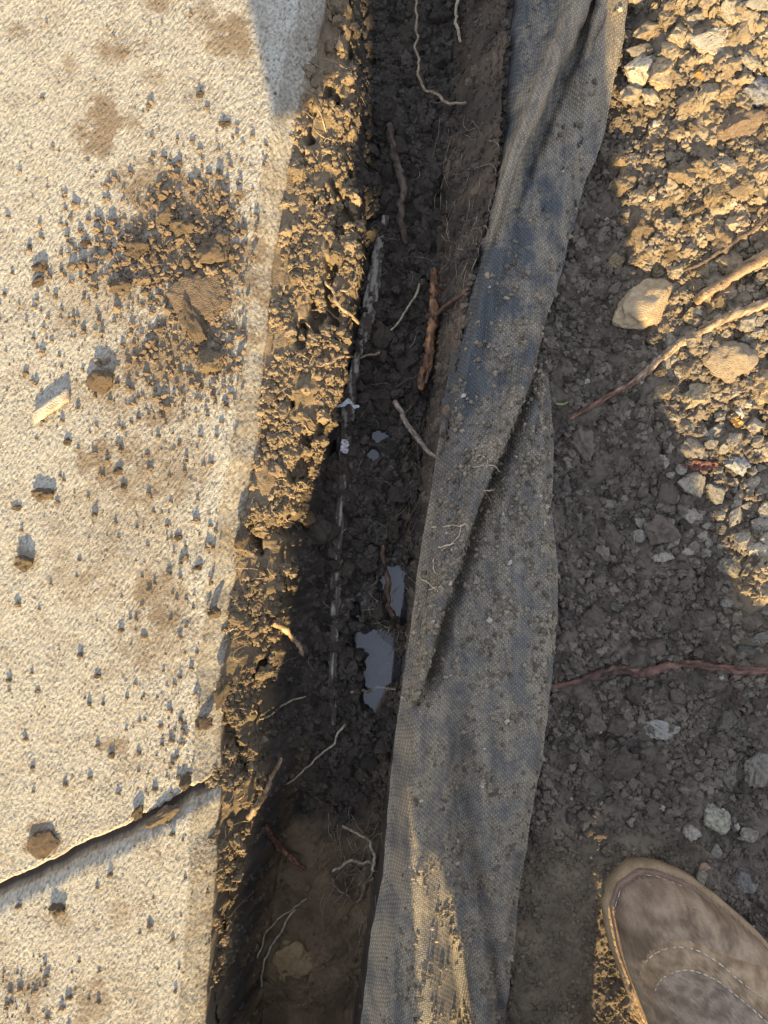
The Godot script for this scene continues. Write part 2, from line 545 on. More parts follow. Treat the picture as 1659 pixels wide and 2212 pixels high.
func build_slab(near_side: bool) -> MeshInstance3D:
	# rows run along z, columns along x; both the trench side and the joint side are rounded over and go down
	var cols := PackedFloat32Array()       # <=0: distance from the ridge; >0: along the rounding
	var s := STEP
	var d := -0.25
	var left := PackedFloat32Array()
	while d > -5.0:
		s *= 1.3
		d -= s
		left.append(d)
	left.reverse()
	cols.append_array(left)
	for i in 205: cols.append(-0.25 + i * 0.25 / 204.0)
	for i in range(1, 21): cols.append(i * 0.05)            # up to 1.0 = end of the rounding
	for i in range(1, 7): cols.append(1.0 + i / 6.0)        # up to 2.0 = foot of the slab
	var rows := PackedFloat32Array()
	var zs := PackedFloat32Array()
	var z_edge := []
	var nx := cols.size()
	var p := PackedVector3Array()
	var c := PackedColorArray()
	var z := 0.0
	var count := 600 if not near_side else 235
	var outer := PackedFloat32Array()
	s = STEP
	d = 0.0
	while d < 5.0:
		s *= 1.3
		d += s
		outer.append(d)
	# row parameter: -n..0 inner distance steps from the joint edge (fine), beyond that growing; 0..1 rounding; 1..2 down
	var inner := 0.72 if not near_side else 0.24
	var r := PackedFloat32Array()
	for k in range(outer.size() - 1, -1, -1): r.append(-inner - outer[k])
	var n_in := int(inner / 0.00128)
	for k in n_in + 1: r.append(-inner + inner * k / n_in)
	for k in range(1, 13): r.append(k / 12.0)
	for k in range(1, 5): r.append(1.0 + k / 4.0)
	var nz := r.size()
	var sgn := 1.0 if not near_side else -1.0
	var gap := 0.0 if not near_side else 0.0105
	var rad_z := 0.004 if not near_side else 0.016         # the near slab's edge is worn round
	var drop_z := 0.004 if not near_side else 0.011
	for jj in nz:
		var j := jj if not near_side else nz - 1 - jj
		var b := r[j]
		for i in nx:
			var a := cols[i]
			# find x first with the row's rough z, then settle both
			var zz := 0.0
			var x := 0.0
			var out_z := 0.0
			var down_z := 0.0
			var out_x := 0.0
			var down_x := 0.0
			if b > 0.0:
				var th := minf(b, 1.0) * PI / 2.0
				out_z = rad_z * sin(th)
				down_z = drop_z * (1.0 - cos(th)) + maxf(b - 1.0, 0.0) * (0.09 if not near_side else 0.004)
				if near_side: out_z += maxf(b - 1.0, 0.0) * 0.016
			if a > 0.0:
				var th := minf(a, 1.0) * PI / 2.0
				var ch := minf(a, 1.0)
				out_x = 0.020 * ch
				down_x = 0.016 * ch * smoothstep(-0.1, 0.12, ch) + maxf(a - 1.0, 0.0) * 0.09
			x = minf(a, 0.0)
			zz = 0.2
			for k in 3:
				var xe := at_z(ridge, zz) - (0.0)
				var xx := xe + minf(a, 0.0) + out_x
				zz = joint_z(xx) + gap + sgn * (minf(b, 0.0) - rad_z + out_z)
				x = xx
			var wob := rag.get_noise_2d(zz * 0.5, 71.0) * 0.003 * smoothstep(-0.02, 0.01, a)
			x += wob
			var y := -down_x - down_z
			var far := a < -0.26 or (b < -inner - 0.002)
			if not far:
				var am := 0.00058 + 0.00012 * blot.get_noise_2d(x, zz)
				var q := x * 0.5 + zz * 0.32
				var gr := grain_a.get_noise_2d(x, zz) * 0.75 + grain_b.get_noise_2d(x * 0.72, zz * 0.72 + x * 0.1) * 1.0
				y += gr * am + blot.get_noise_2d(x * 0.6, zz * 0.6) * 0.0007
				var po := pores.get_noise_2d(x, zz) + 1.0
				if po < 0.09: y -= 0.0008 * (1.0 - po / 0.09)
				if a > 0.0: y += rag.get_noise_2d(x * 2.0, zz * 0.9) * 0.0007
			p.append(Vector3(x, y, zz))
			var dirt := 0.10 + 0.45 * maxf(blot.get_noise_2d(x, zz) + 0.05, 0.0) + 0.55 * smoothstep(0.22, 0.5, sandy.get_noise_2d(x * 1.3 + 9.0, zz * 1.3)) * smoothstep(-0.32, -0.16, x)
			if not far:
				for st in stain_at:
					var dx: float = (x - st[0]) / st[2]
					var dz: float = (zz - st[1]) / st[3]
					var dd := dx * dx + dz * dz
					if dd < 4.0:
						dirt += 1.25 * st[4] * smoothstep(2.4, 0.2, dd + 2.4 * blot.get_noise_2d(x * 1.7, zz * 1.7) + 1.2 * sandy.get_noise_2d(x, zz))
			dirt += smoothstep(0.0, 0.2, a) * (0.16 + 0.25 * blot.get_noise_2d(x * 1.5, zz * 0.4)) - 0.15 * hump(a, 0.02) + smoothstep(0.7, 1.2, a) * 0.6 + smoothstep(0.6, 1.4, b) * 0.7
			dirt = clampf(dirt + 0.12 * sandy.get_noise_2d(x, zz), 0.0, 1.0)
			var sp := 1.0 if far else 1.0 + 0.30 * grain_b.get_noise_2d(x * 0.9, zz * 0.9) + 0.25 * sandy.get_noise_2d(x * 2.2, zz * 2.2) - 0.55 * smoothstep(0.16, 0.5, sandy.get_noise_2d(x * 2.6 + 3.0, zz * 2.6))
			var cc := Color(0.322 * sp, 0.294 * sp, 0.236 * sp).lerp(Color(0.135, 0.096, 0.058), dirt * 0.88)
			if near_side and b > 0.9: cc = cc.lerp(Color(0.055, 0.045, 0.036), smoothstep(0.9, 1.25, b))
			c.append(cc)
	var o := put_mesh("concrete_slab", grid(nx, nz, p, c), slab_mat)
	return o

# ---------------------------------------------------------------- things on the ground
var protos := {}
func proto(kind: String, i: int) -> ArrayMesh:
	var key := "%s%d" % [kind, i]
	if not protos.has(key):
		match kind:
			"gravel": protos[key] = stone_mesh(100 + i, 4, 8, 0.6, 0.13, Color(0.55, 0.50, 0.43), Color(1.25, 1.22, 1.15))
			"round": protos[key] = stone_mesh(200 + i, 4, 2, 0.35, 0.045, Color(0.78, 0.72, 0.66), Color(1.15, 1.12, 1.08))
			"clod": protos[key] = stone_mesh(300 + i, 4, 4, 0.55, 0.15, Color(0.7, 0.68, 0.66), Color(1.2, 1.2, 1.2))
			"crumb": protos[key] = stone_mesh(400 + i, 2, 0, 0.75, 0.35, Color(0.85, 0.85, 0.85), Color(1.15, 1.15, 1.15))
	return protos[key]

var tinted := {}
func tint_mat(c: Color, rough := 0.93) -> StandardMaterial3D:
	var key := "%.2f %.2f %.2f" % [c.r, c.g, c.b]
	if not tinted.has(key):
		var m := StandardMaterial3D.new()
		m.vertex_color_use_as_albedo = true
		m.albedo_color = c.linear_to_srgb()
		m.roughness = rough
		m.metallic_specular = 0.35
		m.uv1_triplanar = true
		m.uv1_scale = Vector3.ONE * 0.8
		m.heightmap_enabled = true
		m.heightmap_texture = fine_tex
		m.heightmap_scale = 0.16
		tinted[key] = m
	return tinted[key]

func lay(called: String, kind: String, i: int, at: Vector3, size: Vector3, turn: float, c: Color, sink := 0.35, tilt := 0.0) -> MeshInstance3D:
	var o := put_mesh(called, proto(kind, i), tint_mat(c))
	o.transform = Transform3D(Basis(Vector3.UP, turn) * Basis(Vector3.RIGHT, tilt) * Basis.from_scale(size * 0.5), at + Vector3(0, size.y * (0.5 - sink), 0))
	return o

func scatter(called: String, label: String, count: int, pick: Callable, biggest: float, shape := "crumb", cat := "soil crumbs") -> void:
	# pick(k) -> [position, size, colour] or []
	var parts := [[], [], []]
	for k in count:
		var got: Array = pick.call(k)
		if got.size(): parts[k % 3].append(got)
	var top := root_node(called)
	tag(top, label, cat, "", "stuff")
	for i in 3:
		var mm := MultiMesh.new()
		mm.transform_format = MultiMesh.TRANSFORM_3D
		mm.use_colors = true
		mm.mesh = proto(shape, i)
		mm.instance_count = parts[i].size()
		for k in parts[i].size():
			var g: Array = parts[i][k]
			var s: float = g[1]
			var b := Basis(Vector3(rng.randf_range(-1, 1), rng.randf_range(-1, 1), rng.randf_range(-1, 1)).normalized(), rng.randf_range(0, TAU)) * Basis.from_scale(Vector3(s * rng.randf_range(0.7, 1.2), s * rng.randf_range(0.6, 1.0), s * rng.randf_range(0.7, 1.2)) * 0.5)
			mm.set_instance_transform(k, Transform3D(b, g[0]))
			mm.set_instance_color(k, g[2])
		var o := MultiMeshInstance3D.new()
		o.multimesh = mm
		o.material_override = crumb_mat
		o.name = "crumbs"
		o.set_meta("kind", "stuff")
		top.add_child(o, true)

var soil_mat: StandardMaterial3D
var wet_mat: StandardMaterial3D
var slab_mat: StandardMaterial3D
var crumb_mat: StandardMaterial3D
var wood_mat: StandardMaterial3D
var fine_tex: NoiseTexture2D

func root_thing(called: String, pts: Array, r0: float, r1: float, cols: Array, label: String, cat := "root", group := "", lift := 0.0, rough := 0.35, wiggle := 0.001, r_mid := 0.0, sides := 10, follow := true) -> MeshInstance3D:
	var w := PackedVector3Array()
	for p in pts:
		var q: Vector3
		if p.size() > 2: q = spot(p[0], p[1], p[2])
		elif follow: q = on_soil(p[0], p[1]) + Vector3(0, r0 * 0.6 + lift, 0)
		w.append(q)
	var l := smooth_line(w, 12 if pts.size() < 7 else 8)
	var sd: int = taken.size() * 13 + int(pts[0][0])
	var nz := fuzz(sd, 60.0, FastNoiseLite.TYPE_SIMPLEX_SMOOTH, 2)
	for i in l.size():
		l[i] += Vector3(nz.get_noise_2d(l[i].z, 1.0), nz.get_noise_2d(l[i].z, 7.0) * 0.5, nz.get_noise_2d(l[i].x, 13.0)) * wiggle * 2.0
	var s := Soup.new()
	add_tube(s, l, r0, r1, sides, rough, cols, sd, r_mid)
	var o := put_mesh(called, s.mesh(), wood_mat)
	tag(o, label, cat, group)
	return o

# ---------------------------------------------------------------- the woven fabric
const F_LEFT := [[1112, -500], [1094, 0], [1080, 300], [1068, 430], [1040, 520], [1012, 600], [992, 700], [962, 850], [942, 1000], [908, 1200], [882, 1400], [858, 1550], [842, 1720], [826, 1900], [802, 2020], [780, 2212], [740, 2560], [690, 3000]]
const UP_RIGHT := [[1420, -500], [1345, 0], [1335, 100], [1310, 240], [1290, 330], [1265, 390], [1245, 470], [1217, 570], [1197, 640], [1172, 715], [1142, 830], [1107, 920], [1062, 1020], [1012, 1150], [986, 1240], [956, 1330], [928, 1430], [898, 1512]]
const LOW_LEFT := [[1125, 660], [1090, 830], [1052, 920], [1005, 1020], [957, 1150], [930, 1240], [903, 1330], [878, 1430], [862, 1520], [852, 1600], [842, 1720], [826, 1900], [802, 2020], [780, 2212], [740, 2560], [690, 3000]]
const LOW_RIGHT := [[1180, 660], [1184, 760], [1191, 850], [1197, 920], [1201, 1000], [1196, 1100], [1205, 1200], [1210, 1280], [1204, 1370], [1190, 1500], [1172, 1640], [1150, 1750], [1126, 1900], [1110, 2040], [1090, 2212], [1060, 2560], [1040, 3000]]
const PLEAT := [[1360, -500], [1252, 0], [1214, 100], [1172, 190], [1142, 270], [1106, 350], [1078, 440], [1060, 520]]
const SMALL_PLEAT := [[1400, -500], [1300, 0], [1284, 60], [1268, 115], [1260, 140]]
const CREST := [[868, 1440], [884, 1530], [900, 1700], [910, 1900], [914, 2060], [918, 2212], [900, 2700]]
const DIP := [[960, 1400], [985, 1550], [1000, 1800], [1004, 2000], [1000, 2212], [960, 2700]]
const CREASE := [[1010, 1850], [1040, 2000], [1062, 2212], [1060, 2700]]
const DARK_BAND := [[1190, 430], [1140, 480], [1100, 580], [1060, 700], [1010, 860], [985, 950]]
var dust := fuzz(61, 38.0, FastNoiseLite.TYPE_SIMPLEX_SMOOTH, 4)
var dusty := fuzz(62, 210.0, FastNoiseLite.TYPE_SIMPLEX_SMOOTH, 2)
var lengthwise := fuzz(63, 90.0, FastNoiseLite.TYPE_SIMPLEX_SMOOTH, 2)
var f_lines := {}

func off_line(called: String, x: float, z: float, y := 0.02) -> float:     # signed distance in x from a traced line
	if not f_lines.has(called): f_lines[called] = line_of({"pleat": PLEAT, "small": SMALL_PLEAT, "crest": CREST, "dip": DIP, "crease": CREASE, "band": DARK_BAND, "over": UP_RIGHT}[called], y)
	return x - at_z(f_lines[called], z)

func hump(d: float, wide: float) -> float:
	return exp(-d * d / (wide * wide))

func upper_y(x: float, z: float, e: float, e2: float) -> float:
	var v := z / (PX * 0.968) + 1106.0
	var y := 0.021 - 0.033 * (1.0 - smoothstep(-0.002, 0.014, e))
	var top := smoothstep(760.0, 640.0, v)
	y -= top * 0.013 * (1.0 - smoothstep(0.0, 0.022, e2))
	y += (1.0 - top) * (0.017 * hump(e2 - 0.008, 0.008) - 0.010 * (1.0 - smoothstep(0.0, 0.0035, e2)))
	var d := off_line("pleat", x, z)
	var in_top := smoothstep(560.0, 380.0, v)
	var wide := 0.0085 + 0.004 * smoothstep(300.0, 0.0, v)
	y += in_top * (0.020 * hump(d, wide) * (1.0 if d < 0.0 else smoothstep(0.0125, 0.006, d)) - 0.006 * hump(d - 0.015, 0.004))
	y -= in_top * 0.008 * smoothstep(-0.008, -0.02, d)
	var d2 := off_line("small", x, z)
	y += smoothstep(140.0, 90.0, v) * (0.012 * hump(d2, 0.006))
	y -= 0.006 * hump(off_line("band", x, z), 0.010) * smoothstep(420.0, 500.0, v) * smoothstep(1000.0, 880.0, v)
	y += 0.003 * hump(e - 0.03, 0.006) * smoothstep(600.0, 700.0, v) * smoothstep(1400.0, 1200.0, v)
	var f := smoothstep(0.0, 0.01, e)
	y += f * (soft.get_noise_2d(x * 1.3, z * 0.8 + 8.0) * 0.006 + lengthwise.get_noise_2d(x, z * 0.16) * 0.0016 + lengthwise.get_noise_2d(x * 0.45 + 2.0, z * 0.11 + x * 0.1) * 0.0034)
	y += 0.010 * smoothstep(0.10, 0.2, x) * smoothstep(-0.05, -0.3, z)
	y += 0.012 * smoothstep(0.15, 0.2, x) * smoothstep(-0.1, -0.4, z)
	return y

func lower_y(x: float, z: float, e: float, e2: float) -> float:
	var v := z / (PX * 0.968) + 1106.0
	var near := smoothstep(1440.0, 1580.0, v)
	var y := 0.0150
	y += near * (0.008 - 0.034 * (1.0 - smoothstep(-0.002, 0.020, e)))
	y += near * (0.015 + 0.006 * smoothstep(1800.0, 1600.0, v)) * hump(off_line("crest", x, z), 0.012)
	y -= near * 0.013 * hump(off_line("dip", x, z), 0.011)
	y += smoothstep(1750.0, 1950.0, v) * 0.006 * hump(off_line("crease", x, z) + 0.012, 0.008)
	y -= smoothstep(1800.0, 1950.0, v) * 0.011 * hump(off_line("crease", x, z) - 0.006, 0.005)
	y += (1.0 - near) * 0.006 * hump(e2 - 0.02, 0.018)
	y -= (1.0 - near) * 0.013 * hump(off_line("over", x, z) - 0.003, 0.006)
	y -= 0.011 * (1.0 - smoothstep(0.0, 0.012, e2))
	y += smoothstep(0.0, 0.012, e2) * (soft.get_noise_2d(x * 1.3 + 4.0, z * 0.7) * 0.006 + lengthwise.get_noise_2d(x + 3.0, z * 0.14) * 0.0014 + lengthwise.get_noise_2d(x * 0.42 + 6.0, z * 0.10 - x * 0.1) * 0.0036)
	y += 0.0035 * hump(z - 0.085, 0.05) * (1.0 - smoothstep(0.0, 0.02, e2))
	return y

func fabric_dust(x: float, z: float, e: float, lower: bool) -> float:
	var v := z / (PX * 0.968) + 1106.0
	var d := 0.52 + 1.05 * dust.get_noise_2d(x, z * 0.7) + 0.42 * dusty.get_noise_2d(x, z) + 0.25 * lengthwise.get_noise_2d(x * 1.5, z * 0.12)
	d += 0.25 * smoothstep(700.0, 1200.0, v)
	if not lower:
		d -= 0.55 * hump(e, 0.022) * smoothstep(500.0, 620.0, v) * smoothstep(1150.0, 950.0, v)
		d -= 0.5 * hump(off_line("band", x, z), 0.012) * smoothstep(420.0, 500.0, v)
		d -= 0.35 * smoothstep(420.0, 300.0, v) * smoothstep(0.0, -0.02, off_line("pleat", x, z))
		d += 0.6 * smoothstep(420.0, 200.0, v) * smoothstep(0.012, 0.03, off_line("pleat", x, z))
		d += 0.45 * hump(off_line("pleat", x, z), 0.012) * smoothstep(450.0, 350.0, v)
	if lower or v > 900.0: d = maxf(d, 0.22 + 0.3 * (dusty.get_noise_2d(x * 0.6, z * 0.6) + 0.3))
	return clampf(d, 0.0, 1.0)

var cloth := []          # [corner list, nx, nz] of both layers, for laying crumbs on
func cloth_layer(called: String, left: Array, right: Array, v0: float, v1: float, nx: int, lower: bool, parent: Node) -> MeshInstance3D:
	var l := line_of(left, 0.0)
	var r := line_of(right, 0.012)
	var z0 := spot(0, v0, 0.0).z
	var z1 := spot(0, v1, 0.0).z
	var nz := int((z1 - z0) / 0.0017) + 1
	var p := PackedVector3Array()
	var c := PackedColorArray()
	var uv := PackedVector2Array()
	for j in nz:
		var z := lerpf(z0, z1, float(j) / (nz - 1))
		var xl := at_z(l, z) + rag.get_noise_2d(z, 90.0) * 0.0010
		var xr := at_z(r, z) + rag.get_noise_2d(z, 95.0) * 0.0015
		var wide := maxf(xr - xl, 0.002)
		for i in nx:
			var w := float(i) / (nx - 1)
			var e := w * wide
			var x := xl + e
			var e2 := wide - e
			var y := lower_y(x, z, e, e2) if lower else upper_y(x, z, e, e2)
			if e > 0.012: y = maxf(y, soil_y(x, z) + 0.0016) if x > row_bank(z) + 0.004 else y
			p.append(Vector3(x, y, z))
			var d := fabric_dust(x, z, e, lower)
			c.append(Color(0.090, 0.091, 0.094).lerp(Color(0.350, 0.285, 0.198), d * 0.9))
			uv.append(Vector2(x + 0.15 * z, z) / 0.052)
	cloth.append([p.duplicate(), nx, nz])
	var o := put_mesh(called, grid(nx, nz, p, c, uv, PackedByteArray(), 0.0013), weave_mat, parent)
	return o

func pleat_roll(pts: Array, v0: float, v1: float, r0: float, r1: float, parent: Node) -> void:
	var l := line_of(pts, 0.03)
	var p := PackedVector3Array()
	var c := PackedColorArray()
	var uv := PackedVector2Array()
	var n := 260
	var sides := 26
	for j in n:
		var v := lerpf(v0, v1, float(j) / (n - 1))
		var z := spot(0, v, 0.03).z
		var x := at_z(l, z)
		var f := clampf((v - 0.0) / (v1 - 0.0), 0.0, 1.0)
		var r := lerpf(r0, r1, f * f * 0.5 + f * 0.5) * (1.0 + 0.18 * lengthwise.get_noise_2d(z * 0.5, 40.0))
		var sink := smoothstep(0.9, 1.0, f) * 0.004
		var base := upper_y(x, z, 0.06, 0.06) - 0.001 - sink
		for i in sides:
			var a := PI * 1.12 - PI * 1.30 * i / (sides - 1)
			var rr := r * (1.0 + 0.10 * lengthwise.get_noise_3d(cos(a) * 0.02, sin(a) * 0.02, z * 0.35))
			p.append(Vector3(x + cos(a) * rr, base + sin(a) * rr * 0.95, z))
			var d := clampf(0.62 + 0.8 * dust.get_noise_2d(x + cos(a) * 0.03, z) + 0.3 * dusty.get_noise_2d(a * 0.01, z) + 0.2 * sin(a), 0.0, 1.0)
			c.append(Color(0.085, 0.080, 0.076).lerp(Color(0.35, 0.275, 0.185), d))
			uv.append(Vector2(a * r, z) / 0.052)
	put_mesh("rolled_pleat", grid(sides, n, p, c, uv, PackedByteArray(), 0.0009), weave_mat, parent)

func flap(u: float, v: float, big_: float, turn: float, parent: Node) -> void:
	var at := on_cloth(1 if v < 1500.0 else 0, u, v)
	var p := PackedVector3Array()
	var c := PackedColorArray()
	for j in 5:
		for i in 5:
			var a := i / 4.0 - 0.5
			var b := j / 4.0
			var wide := (1.0 - b) * 0.9 + 0.1
			p.append(Vector3(a * wide, 0.15 + 1.1 * b * b, (b - 0.5) * 1.5) * big_ * PX)
			c.append(Color(0.035, 0.035, 0.038))
	var o := put_mesh("torn_flap", grid(5, 5, p, c, PackedVector2Array(), PackedByteArray(), 0.0005), wood_mat, parent)
	o.transform = Transform3D(Basis(Vector3.UP, turn + 2.4), at)

func row_bank(z: float) -> float:
	return at_z(bank, z)

func weave_textures() -> void:
	var n := 512
	var cells := 32
	var im := Image.create(n, n, false, Image.FORMAT_RGB8)
	var hm := Image.create(n, n, false, Image.FORMAT_RGB8)
	var r := RandomNumberGenerator.new()
	r.seed = 5
	var worn := PackedFloat32Array()
	for k in cells * cells: worn.append(r.randf())
	for y in n:
		for x in n:
			var fx := float(x) / n * cells
			var fy := float(y) / n * cells
			var cx := int(fx)
			var cy := int(fy)
			var ax := fx - cx - 0.5
			var ay := fy - cy - 0.5
			var over := (cx + cy) % 2 == 0
			var w := worn[cy * cells + cx]
			var h := 0.0
			if over: h = cos(ax * PI * 0.92) * (0.75 + 0.25 * cos(ay * PI))
			else: h = 0.55 * cos(ay * PI * 0.92) * (0.6 + 0.4 * cos(ax * PI)) * (0.35 + 0.9 * w)
			h = clampf(h, 0.0, 1.0)
			var t := 0.62 + 0.38 * h * (0.7 + 0.3 * w)
			im.set_pixel(x, y, Color(t, t, t))
			hm.set_pixel(x, y, Color(h, h, h))
	weave_mat = StandardMaterial3D.new()
	weave_mat.vertex_color_use_as_albedo = true
	weave_mat.albedo_texture = ImageTexture.create_from_image(im)
	weave_mat.heightmap_enabled = true
	weave_mat.heightmap_texture = ImageTexture.create_from_image(hm)
	weave_mat.heightmap_scale = 0.04
	weave_mat.roughness = 0.72
	weave_mat.metallic_specular = 0.45
var weave_mat: StandardMaterial3D

func cloth_point(layer: int, w: float, t: float) -> Vector3:
	var a: Array = cloth[layer]
	var p: PackedVector3Array = a[0]
	var nx: int = a[1]
	var nz: int = a[2]
	return p[clampi(int(t * (nz - 1)), 0, nz - 1) * nx + clampi(int(w * (nx - 1)), 0, nx - 1)]

func on_cloth(layer: int, u: float, v: float) -> Vector3:      # nearest cloth vertex to a traced position
	var a: Array = cloth[layer]
	var p: PackedVector3Array = a[0]
	var best := Vector3.ZERO
	var least := INF
	var w := spot(u, v, 0.018)
	for k in range(0, p.size(), 2):
		var d := absf(p[k].x - w.x) + absf(p[k].z - w.z)
		if d < least:
			least = d
			best = p[k]
	return best

# ---------------------------------------------------------------- the boot
var boot_at := Vector3.ZERO
var boot_axis := Vector2(0.55, 0.835)          # (x, z) from toe to heel
const SOLE_L := [[-0.004, 0.0], [-0.002, 0.014], [0.0, 0.022], [0.0123, 0.037], [0.043, 0.050], [0.0935, 0.0615], [0.13, 0.060], [0.2, 0.046], [0.26, 0.041], [0.285, 0.030], [0.296, 0.014], [0.30, 0.0]]
const SOLE_R := [[-0.004, 0.0], [-0.001, 0.006], [0.0095, 0.0185], [0.0297, 0.033], [0.0585, 0.044], [0.104, 0.056], [0.14, 0.055], [0.2, 0.046], [0.26, 0.040], [0.285, 0.030], [0.296, 0.014], [0.30, 0.0]]
const TOP_H := [[-0.004, 0.0], [0.004, 0.016], [0.012, 0.029], [0.025, 0.040], [0.05, 0.049], [0.075, 0.053], [0.10, 0.058], [0.13, 0.069], [0.16, 0.086], [0.2, 0.112], [0.3, 0.13]]
func table(t: Array, x: float) -> float:
	if x <= t[0][0]: return t[0][1]
	for i in range(1, t.size()):
		if x < t[i][0]: 
			var f: float = (x - t[i - 1][0]) / (t[i][0] - t[i - 1][0])
			return lerpf(t[i - 1][1], t[i][1], f)
	return t[t.size() - 1][1]
func soft_table(t: Array, x: float) -> float:
	return (table(t, x - 0.006) + table(t, x - 0.002) + table(t, x + 0.002) + table(t, x + 0.006)) * 0.25
func half_wide(p: float, right: bool) -> float:
	var t: Array = SOLE_R if right else SOLE_L
	return maxf((table(t, p - 0.003) + table(t, p + 0.003)) * 0.5 if p > 0.02 else table(t, p), 0.0001)
func upper_h(p: float, q: float) -> float:              # height of the leather over the sole plane
	var pp := p - 0.006
	var w := half_wide(pp, q > 0.0) - 0.004
	if w <= 0.0005: return 0.0
	var k := clampf(absf(q) / w, 0.0, 1.0)
	return soft_table(TOP_H, pp) * pow(maxf(1.0 - pow(k, 2.7), 0.0), 0.48)
func boot_local(p: float, q: float, y: float) -> Vector3:      # the boot's own axes: x right, z toe to heel
	return Vector3(q, y, p)
func boot_find(u: float, v: float) -> Vector2:             # traced position on the leather -> (p, q)
	var y := 0.04
	var r := Vector2.ZERO
	for k in 10:
		var w := spot(u, v, boot_at.y + y) - boot_at
		r = Vector2(w.x * boot_axis.x + w.z * boot_axis.y, w.x * boot_axis.y - w.z * boot_axis.x)
		y = lerpf(y, 0.020 + upper_h(r.x, r.y), 0.6)
	return r

func traced_on_boot(zoomed: Array) -> PackedVector2Array:
	var r := PackedVector2Array()
	for z in zoomed: r.append(boot_find(1207.0 + z[0] * 0.2725, 1755.5 + z[1] * 0.2725))
	return r

func leather(c: Color, c2: Color, tex: NoiseTexture2D) -> StandardMaterial3D:
	var m := StandardMaterial3D.new()
	m.vertex_color_use_as_albedo = true
	m.roughness = 0.75
	m.metallic_specular = 0.3
	m.uv1_triplanar = true
	m.uv1_scale = Vector3(60, 60, 22)
	m.heightmap_enabled = true
	m.heightmap_texture = tex
	m.heightmap_scale = 0.12
	return m

func slab_outline(inset: float, y0: float, y1: float, bevel: float, ca: Color, cb: Color) -> ArrayMesh:
	var s := Soup.new()
	var nz := fuzz(77, 60.0, FastNoiseLite.TYPE_SIMPLEX_SMOOTH, 3)
	var ring := PackedVector2Array()
	var steps := 70
	for k in steps + 1:
		var f := 0.5 - 0.5 * cos(PI * k / steps)
		var p := lerpf(-0.004, 0.30, f)
		ring.append(Vector2(maxf(half_wide(p, true) - inset, 0.0), clampf(p, -0.004 + inset, 0.30 - inset)))
	for k in range(steps, -1, -1):
		var f := 0.5 - 0.5 * cos(PI * k / steps)
		var p := lerpf(-0.004, 0.30, f)
		ring.append(Vector2(-maxf(half_wide(p, false) - inset, 0.0), clampf(p, -0.004 + inset, 0.30 - inset)))
	var n := ring.size()
	var levels := [[y0, bevel], [y0 + bevel, 0.0], [y1 - bevel, 0.0], [y1 - bevel * 0.3, bevel * 0.3], [y1, bevel]]
	for lv in levels:
		for k in n:
			var q := ring[k]
			var dir := (q - Vector2(0, 0.12)).normalized()
			var pos := Vector3(q.x - dir.x * lv[1], lv[0], q.y - dir.y * lv[1])
			s.v.append(pos)
			s.n.append(Vector3(dir.x, (lv[0] - (y0 + y1) * 0.5) / (y1 - y0) * 1.4, dir.y).normalized())
			s.c.append(ca.lerp(cb, clampf(0.5 + nz.get_noise_3dv(pos) * 1.2, 0.0, 1.0)))
	for l in levels.size() - 1:
		for k in n:
			var a := l * n + k
			var b := l * n + (k + 1) % n
			s.t.append_array([a, b, a + n, b, b + n, a + n])
	var top := (levels.size() - 1) * n
	for e in 2:
		var base := s.v.size()
		for k in n:
			s.v.append(s.v[(top if e == 0 else 0) + k])
			s.n.append(Vector3.UP if e == 0 else Vector3.DOWN)
			s.c.append(s.c[top + k])
		for k in steps:
			var a := base + k
			var b := base + k + 1
			var d := base + n - 1 - k
			var f := base + n - 2 - k
			if e == 0: s.t.append_array([a, b, d, b, f, d])
			else: s.t.append_array([a, d, b, b, d, f])
	return s.mesh()

func stitch_row(s: Soup, row_: PackedVector2Array, gap: float, long: float, thick: float, lift: float, c: Color) -> void:
	var l := PackedVector3Array()
	for q in row_: l.append(Vector3(q.y, 0.0, q.x))
	l = smooth_line(l, 24)
	var run := 0.0
	var next := 0.0
	for i in l.size() - 1:
		run += l[i].distance_to(l[i + 1])
		if run >= next:
			next = run + gap
			var dir := (l[i + 1] - l[i]).normalized()
			var a := l[i] - dir * long * 0.5
			var b := l[i] + dir * long * 0.5
			var pts := PackedVector3Array()
			for k in 5:
				var q := a.lerp(b, k / 4.0)
				pts.append(Vector3(q.x, 0.020 + upper_h(q.z, q.x) + lift + thick * (0.6 - 2.0 * pow(k / 4.0 - 0.5, 2.0)), q.z))
			add_tube(s, pts, thick, thick, 6, 0.1, [c, c * 0.85], 3)

